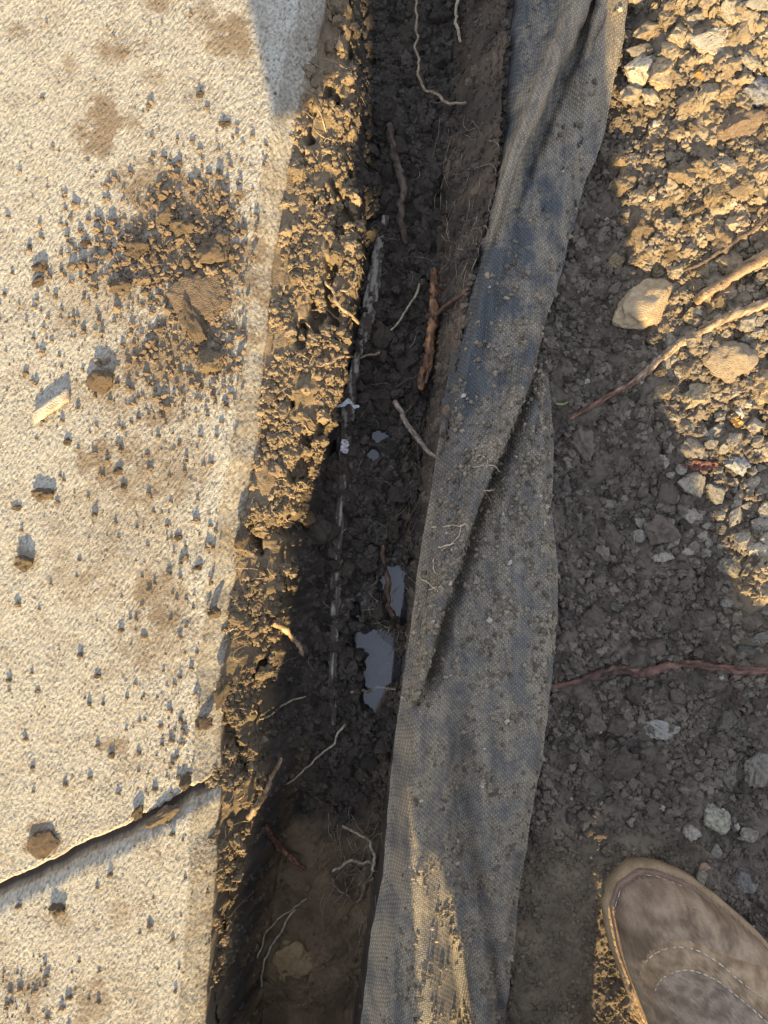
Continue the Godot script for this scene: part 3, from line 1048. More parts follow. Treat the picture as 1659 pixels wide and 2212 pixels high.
func make_boot(called: String) -> Node3D:
	var o := root_node(called)
	var tex := noise_tex(0.03, 4, 81, 256)
	var lm := leather(Color.WHITE, Color.WHITE, tex)
	put_mesh("sole", slab_outline(0.0, 0.0, 0.017, 0.003, Color(0.21, 0.145, 0.085), Color(0.31, 0.22, 0.13)), lm, o)
	put_mesh("welt", slab_outline(0.0042, 0.016, 0.0215, 0.0016, Color(0.17, 0.115, 0.085), Color(0.22, 0.15, 0.105)), lm, o)
	# the upper: sections across the foot
	var wr := fuzz(83, 1.0, FastNoiseLite.TYPE_SIMPLEX_SMOOTH, 3)
	var p := PackedVector3Array()
	var c := PackedColorArray()
	var nx := 181
	var nz := 220
	for j in nz:
		var f := float(j) / (nz - 1)
		var pp := 0.0025 + 0.2 * pow(f, 1.6)
		for i in nx:
			var a := (float(i) / (nx - 1) * 2.0 - 1.0)
			var w := maxf(half_wide(pp - 0.006, a > 0.0) - 0.004, 0.0003)
			var side := signf(a) * (1.0 - pow(1.0 - absf(a), 1.9))
			var q := side * w
			var y := 0.020 + upper_h(pp, q)
			var bulge := 1.0 + 0.06 * sin(clampf((y - 0.02) / 0.05, 0.0, 1.0) * PI)
			var fine := (wr.get_noise_2d(q * 520.0 + pp * 120.0, pp * 100.0) * 0.0008 + wr.get_noise_2d(q * 900.0, pp * 900.0) * 0.00025 + wr.get_noise_2d((half_wide(pp, q > 0.0) - absf(q)) * 480.0, pp * 40.0 + 9.0) * 0.0007) * smoothstep(0.01, 0.03, pp)
			var pos := Vector3(q * bulge, y + fine - 0.0006 * hump(pp - 0.016 - q * q * 9.0, 0.0012), pp)
			p.append(pos)
			var m := clampf(0.5 + wr.get_noise_2d(q * 60.0, pp * 60.0 + 5.0) * 0.9 + 0.3 * wr.get_noise_2d(q * 300.0, pp * 200.0), 0.0, 1.0)
			var worn := smoothstep(0.028, 0.012, pp) * 0.3
			var oily := hump(pp - 0.03, 0.014) * hump(q + 0.026, 0.012)
			var cc := Color(0.135, 0.094, 0.060).lerp(Color(0.305, 0.226, 0.152), m)
			cc = cc.lerp(Color(0.085, 0.058, 0.034), oily * 0.75).lerp(Color(0.23, 0.16, 0.12), worn)
			c.append(cc)
	put_mesh("upper", grid(nx, nz, p, c), lm, o)
	# saddle piece with its stitched rim
	var rim := traced_on_boot([[560, 1560], [590, 1380], [630, 1230], [700, 1115], [790, 1048], [900, 1012], [1030, 1015], [1160, 1058], [1300, 1125], [1420, 1170], [1520, 1195], [1600, 1215], [1700, 1260]])
	var rl := PackedVector3Array()
	for q in rim: rl.append(Vector3(q.y, 0.0, q.x))
	rl = smooth_line(rl, 10)
	var inner := traced_on_boot([[770, 1640], [745, 1480], [745, 1370], [790, 1290], [890, 1235], [1000, 1212], [1110, 1235], [1250, 1300], [1360, 1385], [1500, 1500], [1650, 1640], [1800, 1790]])
	var il := PackedVector3Array()
	for q in inner: il.append(Vector3(q.y, 0.0, q.x))
	il = smooth_line(il, 10)
	for piece in 2:
		var from := rl if piece == 0 else il
		var sp := PackedVector3Array()
		var sc := PackedColorArray()
		var na := 121
		var nb := 60
		for j in nb:
			var b := pow(float(j) / (nb - 1), 1.4)
			for i in na:
				var a := float(i) / (na - 1)
				var at := from[clampi(int(a * (from.size() - 1)), 0, from.size() - 1)]
				var goal := Vector3((a * 2.0 - 1.0) * 0.047, 0.0, 0.19)
				var q := at.lerp(goal, b)
				var edge := 1.0 - hump(b, 0.012)
				var y := 0.020 + upper_h(q.z, q.x) + (0.0019 if piece == 0 else 0.0026) * edge + wr.get_noise_2d(q.x * 300.0, q.z * 200.0) * 0.0005 + wr.get_noise_2d(q.x * 900.0, q.z * 900.0) * 0.0002
				sp.append(Vector3(q.x * 1.03, y, q.z))
				var m := clampf(0.5 + wr.get_noise_2d(q.x * 80.0 + 9.0, q.z * 80.0) * 1.0 + 0.3 * wr.get_noise_2d(q.x * 300.0, q.z * 300.0), 0.0, 1.0)
				sc.append((Color(0.17, 0.115, 0.068) if piece == 0 else Color(0.150, 0.110, 0.076)).lerp(Color(0.33, 0.235, 0.145) if piece == 0 else Color(0.295, 0.226, 0.160), m))
		var flip := PackedVector3Array()
		put_mesh("saddle_piece" if piece == 0 else "tongue", grid(na, nb, sp, sc), lm, o)
	var st := Soup.new()
	stitch_row(st, traced_on_boot([[625, 1330], [645, 1235], [700, 1150], [780, 1090], [880, 1057], [1000, 1056], [1100, 1085], [1200, 1140], [1300, 1212], [1400, 1300], [1500, 1380], [1600, 1452], [1720, 1540]]), 0.0056, 0.0044, 0.00065, 0.0022, Color(0.45, 0.36, 0.27))
	stitch_row(st, traced_on_boot([[790, 1690], [757, 1500], [757, 1385], [800, 1305], [895, 1250], [1000, 1228], [1105, 1250], [1245, 1315], [1355, 1400], [1495, 1515], [1650, 1655]]), 0.0046, 0.0034, 0.0005, 0.0029, Color(0.50, 0.42, 0.33))
	put_mesh("stitching", st.mesh(), wood_mat, o).set_meta("kind", "stuff")
	var ws := Soup.new()
	for side in 2:
		var pp := 0.004
		while pp < 0.16:
			var pts := PackedVector3Array()
			for k in 4:
				var z := pp + k * 0.0011
				pts.append(Vector3((half_wide(z, side == 1) - 0.0075) * (1.0 if side == 1 else -1.0), 0.0222 + (0.0003 if k in [1, 2] else 0.0), z + 0.001))
			add_tube(ws, pts, 0.0005, 0.0005, 5, 0.1, [Color(0.42, 0.33, 0.26), Color(0.34, 0.26, 0.2)], 4)
			pp += 0.0052
	put_mesh("welt_stitching", ws.mesh(), wood_mat, o).set_meta("kind", "stuff")
	# ankle shaft
	var sh := PackedVector3Array()
	var shc := PackedColorArray()
	for j in 14:
		var f := j / 13.0
		for i in 33:
			var a := -TAU * i / 32.0
			var zc := lerpf(0.205, 0.215, f)
			var rx := lerpf(0.042, 0.046, f) if f > 0.1 else 0.044
			var rz := lerpf(0.090, 0.062, smoothstep(0.0, 0.7, f))
			sh.append(Vector3(cos(a) * rx, 0.018 + f * 0.125, zc + sin(a) * rz))
			shc.append(Color(0.17, 0.12, 0.085))
	put_mesh("shaft", grid(33, 14, sh, shc, PackedVector2Array(), PackedByteArray(), 0.003), lm, o)
	return o

# ---------------------------------------------------------------- the photographer, just outside the picture
func body_mesh(bones: Array, cell: float, melt: float) -> ArrayMesh:
	var lo := Vector3.INF
	var hi := -Vector3.INF
	for b in bones:
		for e in 2:
			var q: Vector3 = b[e]
			var r: float = b[2 + e] + cell * 2.5
			lo = Vector3(minf(lo.x, q.x - r), minf(lo.y, q.y - r), minf(lo.z, q.z - r))
			hi = Vector3(maxf(hi.x, q.x + r), maxf(hi.y, q.y + r), maxf(hi.z, q.z + r))
	var n := Vector3i(((hi - lo) / cell).ceil()) + Vector3i.ONE
	var d := PackedFloat32Array()
	d.resize(n.x * n.y * n.z)
	d.fill(1.0)
	var who := PackedByteArray()
	who.resize(d.size())
	for bi in bones.size():
		var b: Array = bones[bi]
		var a: Vector3 = b[0]
		var e: Vector3 = b[1]
		var ra: float = b[2]
		var rb: float = b[3]
		var reach := maxf(ra, rb) + 0.06
		var l2 := maxf((e - a).length_squared(), 1e-9)
		var i0 := Vector3i(((Vector3(minf(a.x, e.x), minf(a.y, e.y), minf(a.z, e.z)) - Vector3.ONE * reach - lo) / cell).floor()).clamp(Vector3i.ZERO, n - Vector3i.ONE)
		var i1 := Vector3i(((Vector3(maxf(a.x, e.x), maxf(a.y, e.y), maxf(a.z, e.z)) + Vector3.ONE * reach - lo) / cell).ceil()).clamp(Vector3i.ZERO, n - Vector3i.ONE)
		for k in range(i0.z, i1.z + 1):
			for j in range(i0.y, i1.y + 1):
				for i in range(i0.x, i1.x + 1):
					var q := lo + Vector3(i, j, k) * cell
					var t := clampf((q - a).dot(e - a) / l2, 0.0, 1.0)
					var v := q.distance_to(a.lerp(e, t)) - lerpf(ra, rb, t)
					var at := (k * n.y + j) * n.x + i
					var o := d[at]
					if v < o: who[at] = bi
					var h := maxf(melt - absf(v - o), 0.0) / melt
					d[at] = minf(v, o) - h * h * melt * 0.25
	var s := Soup.new()
	var vert := {}
	var step := [1, n.x, n.x * n.y]
	for k in n.z - 1:
		for j in n.y - 1:
			for i in n.x - 1:
				var at := (k * n.y + j) * n.x + i
				var neg := 0
				for m in 8: if d[at + (m & 1) + ((m >> 1) & 1) * n.x + (m >> 2) * n.x * n.y] < 0.0: neg += 1
				if neg == 0 or neg == 8: continue
				var sum := Vector3.ZERO
				var cnt := 0
				for m in 8:
					for ax in 3:
						if m >> ax & 1: continue
						var m2 := m | (1 << ax)
						var v0 := d[at + (m & 1) + ((m >> 1) & 1) * n.x + (m >> 2) * n.x * n.y]
						var v1 := d[at + (m2 & 1) + ((m2 >> 1) & 1) * n.x + (m2 >> 2) * n.x * n.y]
						if (v0 < 0.0) != (v1 < 0.0):
							var f := v0 / (v0 - v1)
							var c0 := Vector3(m & 1, (m >> 1) & 1, m >> 2)
							var c1 := Vector3(m2 & 1, (m2 >> 1) & 1, m2 >> 2)
							sum += c0.lerp(c1, f)
							cnt += 1
				vert[at] = s.v.size()
				s.v.append(lo + (Vector3(i, j, k) + sum / cnt) * cell)
				s.n.append(Vector3(d[at + 1] - d[at], d[at + n.x] - d[at], d[at + n.x * n.y] - d[at]).normalized())
				s.c.append(bones[who[at]][4])
	for at in vert:
		for ax in 3:
			var a: int = at
			var b: int = at + step[ax]
			if b >= d.size() or (d[a] < 0.0) == (d[b] < 0.0): continue
			var u: int = step[(ax + 1) % 3]
			var w: int = step[(ax + 2) % 3]
			if not (vert.has(at - u) and vert.has(at - w) and vert.has(at - u - w)): continue
			var q := [vert[at - u - w], vert[at - w], vert[at], vert[at - u]]
			if d[a] < 0.0: s.t.append_array([q[0], q[2], q[1], q[0], q[3], q[2]])
			else: s.t.append_array([q[0], q[1], q[2], q[0], q[2], q[3]])
	return s.mesh()

func person() -> void:
	var jeans := Color(0.045, 0.055, 0.085)
	var coat := Color(0.10, 0.085, 0.06)
	var skin := Color(0.42, 0.27, 0.19)
	var hair := Color(0.05, 0.035, 0.025)
	var b := []
	var la := Vector3(0.112, 0.13, 0.70)
	var lm := Vector3(0.057, 0.235, 0.60)
	var lk := Vector3(0.035, 0.42, 0.49)
	var ra := Vector3(0.292, 0.074, 0.455)
	var rm := Vector3(0.126, 0.215, 0.44)
	var rk := Vector3(0.075, 0.40, 0.37)
	var hl := Vector3(0.03, 0.32, 0.80)
	var hr := Vector3(0.105, 0.31, 0.80)
	b.append([la, lm, 0.045, 0.060, jeans])
	b.append([lm, lk, 0.058, 0.060, jeans])
	b.append([ra, rm, 0.043, 0.050, jeans])
	b.append([Vector3(0.262, 0.075, 0.47), Vector3(0.187, 0.108, 0.47), 0.036, 0.034, jeans])  # extra trouser bulk, added to close a light gap over the boot
	b.append([rm, rk, 0.050, 0.060, jeans])
	b.append([lk, hl, 0.060, 0.070, jeans])
	b.append([rk, hr, 0.056, 0.055, jeans])
	b.append([Vector3(0.105, 0.272, 0.83), Vector3(0.05, 0.42, 0.80), 0.085, 0.085, jeans])
	b.append([Vector3(0.03, 0.45, 0.78), Vector3(0.04, 0.72, 0.56), 0.095, 0.125, coat])
	b.append([Vector3(-0.06, 0.76, 0.52), Vector3(0.15, 0.76, 0.52), 0.085, 0.085, coat])
	b.append([Vector3(0.06, 0.80, 0.53), Vector3(0.06, 0.90, 0.52), 0.055, 0.050, skin])
	b.append([Vector3(0.055, 0.97, 0.53), Vector3(0.05, 0.93, 0.47), 0.085, 0.066, skin])
	b.append([Vector3(0.055, 1.0, 0.55), Vector3(0.055, 0.99, 0.54), 0.088, 0.086, hair])
	for s in [-1.0, 1.0]:
		var sh := Vector3(0.075 + s * 0.16, 0.77, 0.50)
		var el := Vector3(0.05 + s * 0.24, 0.66, 0.30) if s > 0.0 else Vector3(-0.078, 0.304, 0.45)
		var ha := Vector3(0.0 + s * 0.085, 0.70, 0.11)
		if s > 0.0:
			b.append([sh, el, 0.058, 0.047, coat])
			b.append([el, ha, 0.047, 0.033, coat])
		else:
			var half := Vector3(-0.140, 0.405, 0.475)
			b.append([sh, half, 0.056, 0.052, coat])
			b.append([half, el, 0.052, 0.027, coat])
			b.append([el, ha, 0.030, 0.033, coat])
		b.append([ha, ha + Vector3(-s * 0.012, 0.0, -0.06), 0.030, 0.032, skin])
	var o := put_mesh("person", body_mesh(b, 0.016, 0.04), wood_mat)
	tag(o, "person in dark jeans and a brown coat crouching over the trench, out of the picture", "person")
	for s in [-1.0, 1.0]:
		var palm := Vector3(s * 0.073, 0.70, 0.045)
		var h := []
		h.append([palm + Vector3(0, 0, 0.03), palm, 0.022, 0.022, skin])
		for f in 4:
			var root := palm + Vector3(0, 0.022 - f * 0.015, -0.014)
			var kn := root + Vector3(-s * 0.008, 0, -0.032 + absf(f - 1.3) * 0.004)
			var tip := kn + Vector3(-s * 0.026, 0, -0.010)
			h.append([palm + Vector3(0, 0.014 - f * 0.010, 0), root, 0.014, 0.0095, skin])
			h.append([root, kn, 0.0095, 0.0088, skin])
			h.append([kn, tip, 0.0086, 0.0074, skin])
		h.append([palm + Vector3(-s * 0.006, 0.016, 0.022), palm + Vector3(-s * 0.028, 0.034, 0.0), 0.013, 0.0105, skin])
		h.append([palm + Vector3(-s * 0.028, 0.034, 0.0), palm + Vector3(-s * 0.046, 0.036, -0.014), 0.0105, 0.0085, skin])
		put_mesh("hand", body_mesh(h, 0.0045, 0.006), wood_mat, o)

# ---------------------------------------------------------------- water, buried board
func build_water() -> void:
	var m := StandardMaterial3D.new()
	m.transparency = BaseMaterial3D.TRANSPARENCY_ALPHA
	m.albedo_color = Color(0.105, 0.105, 0.15, 0.40)  # bluish tint of the reflected sky, put into the water's colour
	m.roughness = 0.04
	m.metallic_specular = 0.6
	var pools := [[826, 1440, 88, 118, "largest still puddle on the trench floor, mirroring the sky"], [850, 1285, 60, 96, "narrow puddle beside the brown root, just above the largest puddle"], [815, 962, 44, 44, "small shallow puddle high on the trench floor by the pale twig"], [690, 962, 46, 46, "small puddle under the crumbling soil lip by the white scrap"]]
	for q in pools:
		var w := spot(q[0], q[1], WATER_Y)
		var s := Soup.new()
		s.v.append(w)
		s.n.append(Vector3.UP)
		s.c.append(Color.WHITE)
		for k in 40:
			var a := TAU * k / 40.0
			var r := 1.0 + 0.12 * sin(a * 3.0 + q[0]) + 0.08 * sin(a * 5.0)
			var e := w + Vector3(cos(a) * q[2] * PX * 1.2 * r, 0, sin(a) * q[3] * PX * 1.2 * r)
			e.x = clampf(e.x, at_z(foot_left, e.z) - 0.01, at_z(foot_right, e.z) + 0.012)
			s.v.append(e)
			s.n.append(Vector3.UP)
			s.c.append(Color.WHITE)
			s.t.append_array([0, 1 + k, 1 + (k + 1) % 40])
		for k in s.v.size(): s.v[k] -= w
		var o := put_mesh("puddle", s.mesh(), m)
		o.position = w
		tag(o, q[4], "puddle")

func build_board() -> void:
	# the upper edge of an old board set on edge in the trench floor
	var edge := [[834, 470], [815, 560], [803, 640], [789, 720], [768, 790], [754, 880], [744, 1000], [735, 1100], [726, 1240], [722, 1380], [718, 1480], [720, 1570]]
	var wide := [12, 22, 26, 24, 12, 24, 20, 13, 20, 15, 15, 9]
	var lift := [0.004, 0.010, 0.012, 0.011, 0.009, 0.006, 0.004, 0.005, 0.006, 0.006, 0.006, 0.004]
	var nz := fuzz(91, 90.0, FastNoiseLite.TYPE_SIMPLEX_SMOOTH, 3)
	var fl := fuzz(92, 160.0, FastNoiseLite.TYPE_SIMPLEX_SMOOTH, 3)
	var mid_line := PackedVector3Array()
	for i in edge.size(): mid_line.append(Vector3(spot(edge[i][0], edge[i][1], -0.112).x, wide[i] * PX * 1.2 * 0.62, lift[i]) + Vector3(0, 0, 0))
	var zs := PackedFloat32Array()
	for e in edge: zs.append(spot(e[0], e[1], -0.112).z)
	var p := PackedVector3Array()
	var c := PackedColorArray()
	var n := 420
	var across := 15
	for j in n:
		var z := lerpf(zs[0], zs[zs.size() - 1], float(j) / (n - 1))
		var k := 0
		while k < zs.size() - 2 and zs[k + 1] < z: k += 1
		var f := (z - zs[k]) / (zs[k + 1] - zs[k])
		var d := mid_line[k].lerp(mid_line[k + 1], f)
		var top := d.z * 0.4 + 0.0012 + nz.get_noise_2d(z, 2.0) * 0.002
		for dz in 7: top += (soil_y(d.x - 0.006, z + (dz - 3) * 0.005) + soil_y(d.x + 0.006, z + (dz - 3) * 0.005)) / 14.0
		for i in across:
			var a := float(i) / (across - 1) * 2.0 - 1.0
			var x := d.x + clampf(a * 1.6, -1.0, 1.0) * (d.y + nz.get_noise_2d(z * 0.7, a * 0.004 + 5.0) * 0.0020)
			var y := top - maxf(absf(a) - 0.62, 0.0) * 0.11 + nz.get_noise_2d(x * 4.0, z * 0.5) * 0.0007 - 0.0012 * a * a
			p.append(Vector3(x + a * 0.0003, y, z))
			var flake := smoothstep(0.05, 0.32, fl.get_noise_2d(x * 1.6, z * 0.13) + (0.20 if z < -0.13 else -0.06) - 0.1 * absf(a))
			c.append(Color(0.085, 0.066, 0.050).lerp(Color(0.42, 0.385, 0.32), flake * 0.72))
	var o := put_mesh("board", grid(across, n, p, c), wood_mat)
	tag(o, "upper edge of an old board with flaking white paint, buried along the trench floor", "board")

# ---------------------------------------------------------------- loose soil
func crumb_size(lo: float, hi: float) -> float:
	return lo + (hi - lo) * pow(rng.randf(), 5.0)

func shade(c: Color, k: float) -> Color:
	return Color(c.r * k, c.g * k, c.b * k)

const HEAPS := [[430, 470, 90, 1.2], [320, 600, 110, 0.6], [400, 770, 100, 0.9], [210, 560, 110, 0.3], [330, 1000, 130, 0.35], [300, 1380, 170, 0.3], [440, 620, 80, 0.9], [130, 800, 120, 0.25], [480, 760, 60, 0.6], [450, 1200, 90, 0.25], [390, 1640, 80, 0.35], [70, 2150, 60, 0.4]]
func slab_point() -> Vector3:
	var u := 0.0
	var v := 0.0
	if rng.randf() < 0.12:
		u = rng.randf_range(0, 600)
		v = rng.randf_range(-20, 2230)
	else:
		var pick := rng.randf() * 6.3
		var k := 0
		while k < HEAPS.size() - 1 and pick > HEAPS[k][3]:
			pick -= HEAPS[k][3]
			k += 1
		u = rng.randfn(HEAPS[k][0], HEAPS[k][2])
		v = rng.randfn(HEAPS[k][1], HEAPS[k][2])
	return spot(u, v, 0.0)

func crumbs() -> void:
	scatter("soil_crumbs", "loose crumbs of dry soil strewn over the concrete slab", 8000, func(_k):
		var w := slab_point()
		if w.x > at_z(ridge, w.z) + 0.006 or absf(w.z - joint_z(w.x) - 0.005) < 0.008: return []
		var s := 0.0005 + 0.0042 * pow(rng.randf(), 8.0)
		var c := shade(Color(0.155, 0.112, 0.070), rng.randf_range(0.6, 1.25))
		return [w + Vector3(0, s * 0.22, 0), s, c], 0.004)
	scatter("soil_crumbs", "larger crumbs of the dirt heap spilled on the slab", 420, func(_k):
		var q: Array = [[430, 440, 70], [330, 560, 60], [400, 770, 80], [460, 560, 60], [250, 560, 60]][rng.randi() % 5]
		var w := spot(rng.randfn(q[0], q[2]), rng.randfn(q[1], q[2] * 0.7), 0.0)
		if w.x > at_z(ridge, w.z) - 0.004: return []
		var s := rng.randf_range(0.003, 0.0085) * rng.randf_range(0.6, 1.0)
		return [w + Vector3(0, s * 0.25, 0), s, shade(Color(0.150, 0.108, 0.067), rng.randf_range(0.7, 1.2))], 0.008, "clod")
	scatter("soil_crumbs", "sunlit crumbs clinging to the soil lip under the slab's edge", 26000, func(_k):
		var z := rng.randf_range(-0.45, 0.46)
		var a := at_z(soil_top, z)
		var b := at_z(lip, z) + 0.004
		var x := lerpf(a - 0.004, b, rng.randf())
		if rng.randf() > 0.45 + 2.0 * (patchy.get_noise_2d(x, z) + 0.4 * rag.get_noise_2d(x, z * 0.6)): return []
		var s := crumb_size(0.0009, 0.0070)
		return [Vector3(x, soil_y(x, z) + s * 0.15, z), s, shade(soil_tint(x, z), rng.randf_range(0.75, 1.25))], 0.006)
	scatter("soil_lumps", "sunlit lumps lodged in the soil lip under the slab's edge", 620, func(_k):
		var z := rng.randf_range(-0.45, 0.40)
		var x := lerpf(at_z(soil_top, z), at_z(lip, z) + 0.002, rng.randf())
		if patchy.get_noise_2d(x * 1.2 + 4.0, z * 1.2) < rng.randf_range(-0.25, 0.25): return []
		var s := 0.004 + 0.010 * pow(rng.randf(), 2.0)
		return [Vector3(x, soil_y(x, z) + s * 0.08, z), s, shade(soil_tint(x, z), rng.randf_range(0.75, 1.25))], 0.01, "clod", "soil lumps")
	scatter("soil_crumbs", "dark wet crumbs heaped over the trench floor and its walls", 22000, func(_k):
		var z := rng.randf_range(-0.5, 0.5)
		var a := at_z(lip, z)
		var b := at_z(bank, z)
		var x := lerpf(a, b, rng.randf())
		var y := soil_y(x, z)
		if y < WATER_Y - 0.002 and z > -0.1 and z < 0.22: return []
		if z > 0.3 and rng.randf() < 0.85 and x > at_z(foot_left, z) - 0.004: return []
		if rng.randf() > 0.62 + 1.2 * patchy.get_noise_2d(x * 1.5, z * 1.5): return []
		var s := crumb_size(0.0014, 0.0068)
		if x > at_z(foot_right, z) + 0.004: s *= 0.8
		return [Vector3(x, y + s * 0.15, z), s, shade(soil_tint(x, z), rng.randf_range(0.7, 1.25))], 0.007)
	scatter("soil_crumbs", "loose crumbs over the churned ground beside the fabric", 70000, func(_k):
		var z := rng.randf_range(-0.44, 0.44)
		var x := lerpf(0.05, 0.33, rng.randf())
		if x < at_z(bank, z) + 0.03: return []
		var fine := smoothstep(0.2, 0.3, z)
		if rng.randf() > 0.6 + 1.0 * patchy.get_noise_2d(x * 1.3, z * 1.3): return []
		var s := crumb_size(0.0012, 0.0075 - 0.0035 * fine)
		var c := shade(soil_tint(x, z), rng.randf_range(0.7, 1.25))
		if rng.randf() < 0.007: c = Color(0.30, 0.26, 0.21)
		return [Vector3(x, soil_y(x, z) + s * 0.16, z), s, c], 0.007)
	scatter("soil_lumps", "small lumps lying thick between the clods of the churned ground", 1500, func(_k):
		var z := rng.randf_range(-0.40, 0.28)
		var x := lerpf(0.08, 0.32, rng.randf())
		if x < at_z(bank, z) + 0.04 or patchy.get_noise_2d(x, z) < rng.randf_range(-0.3, 0.2) or near_kept(x, z): return []
		var s := 0.004 + 0.009 * pow(rng.randf(), 2.5)
		return [Vector3(x, soil_y(x, z) + s * 0.1, z), s, shade(soil_tint(x, z), rng.randf_range(0.75, 1.25))], 0.01, "clod", "soil lumps")
	scatter("soil_lumps", "crumbly lumps standing out of the brown trench wall under the fabric", 3600, func(_k):
		var z := rng.randf_range(-0.5, 0.2)
		var x := lerpf(at_z(foot_right, z) + 0.002, at_z(bank, z) + 0.004, rng.randf())
		if dusty.get_noise_2d(x * 0.5, z * 0.3) < rng.randf_range(-0.4, 0.3): return []
		var s := 0.0018 + 0.0075 * pow(rng.randf(), 3.0)
		return [Vector3(x, soil_y(x, z) + s * 0.1, z), s, shade(soil_tint(x, z), rng.randf_range(0.65, 1.35))], 0.01, "clod", "soil lumps")
	scatter("soil_lumps", "small damp lumps lying thick on the trench floor", 700, func(_k):
		var z := rng.randf_range(-0.48, 0.24)
		var x := lerpf(at_z(foot_left, z) - 0.01, at_z(foot_right, z), rng.randf())
		var y := soil_y(x, z)
		if y < WATER_Y - 0.002: return []
		var s := 0.004 + 0.010 * pow(rng.randf(), 2.2)
		return [Vector3(x, y + s * 0.1, z), s, shade(soil_tint(x, z), rng.randf_range(0.75, 1.3))], 0.01, "clod", "soil lumps")
	scatter("soil_crumbs", "small crumbs of soil spilled over the woven fabric", 26000, func(_k):
		var layer := 0 if rng.randf() < 0.55 else 1
		var t := rng.randf()
		var w := rng.randf()
		if layer == 0: t *= 0.9
		var at := cloth_point(layer, w, t)
		var d := dust.get_noise_2d(at.x, at.z * 0.7) + 0.25 * hump(at.z - 0.0, 0.12)
		if rng.randf() > 0.34 + 1.5 * d: return []
		if layer == 1 and at.z < -0.2 and rng.randf() < 0.7: return []
		if w < 0.12: return []
		var s := crumb_size(0.0008, 0.0042)
		var c := shade(Color(0.17, 0.135, 0.095), rng.randf_range(0.45, 1.5))
		if rng.randf() < 0.02: c = Color(0.36, 0.32, 0.25)
		return [at + Vector3(rng.randf_range(-1, 1) * 0.0008, s * 0.2, rng.randf_range(-1, 1) * 0.0008), s, c], 0.003)

# ---------------------------------------------------------------- clods and stones, each a thing
func stone(u: float, v: float, du: float, dv: float, turn: float, c: Color, label: String, kind := "gravel", i := 0, group := "", sink := 0.35, flat := 0.62, called := "stone", cat := "stone") -> void:
	var at := on_soil(u, v)
	var k := PX * (EYE - at.y) / EYE
	var size := Vector3(du * k, minf(du, dv) * k * flat, dv * k)
	var o := lay(called, kind, i, at, size * 1.12, turn, c, sink, rng.randf_range(-0.2, 0.2))
	tag(o, label, cat, group)

const MARKS := [[1398, 660, "the largest smooth tan stone"], [1572, 782, "the rounded brown stone"], [1500, 720, "the long tan branch"], [1620, 672, "the long branch's upper end"], [1575, 600, "the soil caked branch"], [1516, 160, "the orange stone"], [1426, 1570, "the pale grey lump"], [1491, 1790, "the whitish blocky stone"], [1552, 1772, "the angular greenish stone"], [1590, 1000, "the white speckled stone"], [1512, 1005, "the reddish leaf"], [1583, 912, "the orange leaf"], [1250, 1468, "the red root's left end"], [1400, 1442, "the red root's middle"], [1600, 1442, "the red root's right end"], [1226, 900, "the long branch's reddish tip"], [1330, 850, "the long branch's reddish part"], [1212, 873, "the grass blade"], [1545, 90, "the largest whitish stone"], [1595, 270, "the big caked lump"], [1632, 198, "the dull grey stone"], [1400, 1860, "the boot's toe"], [1612, 1905, "the stone right of the boot"], [1345, 60, "the fabric's dusty upper edge"], [1290, 330, "the fabric's upper right edge"], [1210, 1280, "the fabric's right edge"], [1200, 1600, "the fabric's lower right edge"], [936, 584, "the cut root's orange top"], [925, 760, "the stout cut root"], [905, 840, "the cut root's forked end"], [860, 400, "the dark bent root"], [900, 130, "the wavy tan root"], [990, 60, "the white hooked root"], [895, 940, "the pale grey twig"], [836, 1255, "the bent root by the puddles"], [820, 1440, "the largest puddle"], [850, 1285, "the narrow puddle"], [803, 640, "the painted board's upper part"], [735, 1100, "the board's bare middle"], [720, 1480, "the board's lower end"], [750, 880, "the white plastic strip"], [746, 962, "the pinkish scrap"], [684, 1150, "the smooth dark lump"], [690, 1640, "the slanting pale rootlet"], [780, 1800, "the whitish branching root"], [1648, 836, "the big rough stone"], [1640, 1650, "the tall angular stone"], [1490, 20, "the upper edge of the gravel"], [1620, 30, "the gravel's upper corner"]]
var said := {}
func whereabouts(u: float, v: float, start: String, skip := 0) -> String:
	var order := []
	for m in MARKS: order.append([Vector2(u - m[0], v - m[1]).length(), m])
	order.sort_custom(func(a, b): return a[0] < b[0])
	for k in range(0, 5):
		var m: Array = order[k][1]
		var d := Vector2(u - m[0], v - m[1])
		var side := ("right of" if d.x > 0 else "left of") if absf(d.x) > 1.8 * absf(d.y) else ("below" if d.y > 0 else "above") if absf(d.y) > 1.8 * absf(d.x) else ("below and right of" if d.x > 0 else "below and left of") if d.y > 0 else ("above and right of" if d.x > 0 else "above and left of")
		for how in (["just ", "", "farther "] if k == 0 else [""]):
			if how == "just " and d.length() > 60.0: continue
			var text := "%s %s%s %s" % [start, how, side, m[2]]
			if not said.has(text):
				said[text] = true
				return text
	var a: String = order[0][1][2]
	var b: String = order[1][1][2]
	return "%s between %s and %s" % [start, a, b]

func size_word(d: float) -> String:
	return "tiny" if d < 20.0 else "small" if d < 30.0 else "middling" if d < 44.0 else "large" if d < 62.0 else "very large"
func tone_word(k: float) -> String:
	return "dark" if k < 0.93 else "pale" if k > 1.07 else "plain"

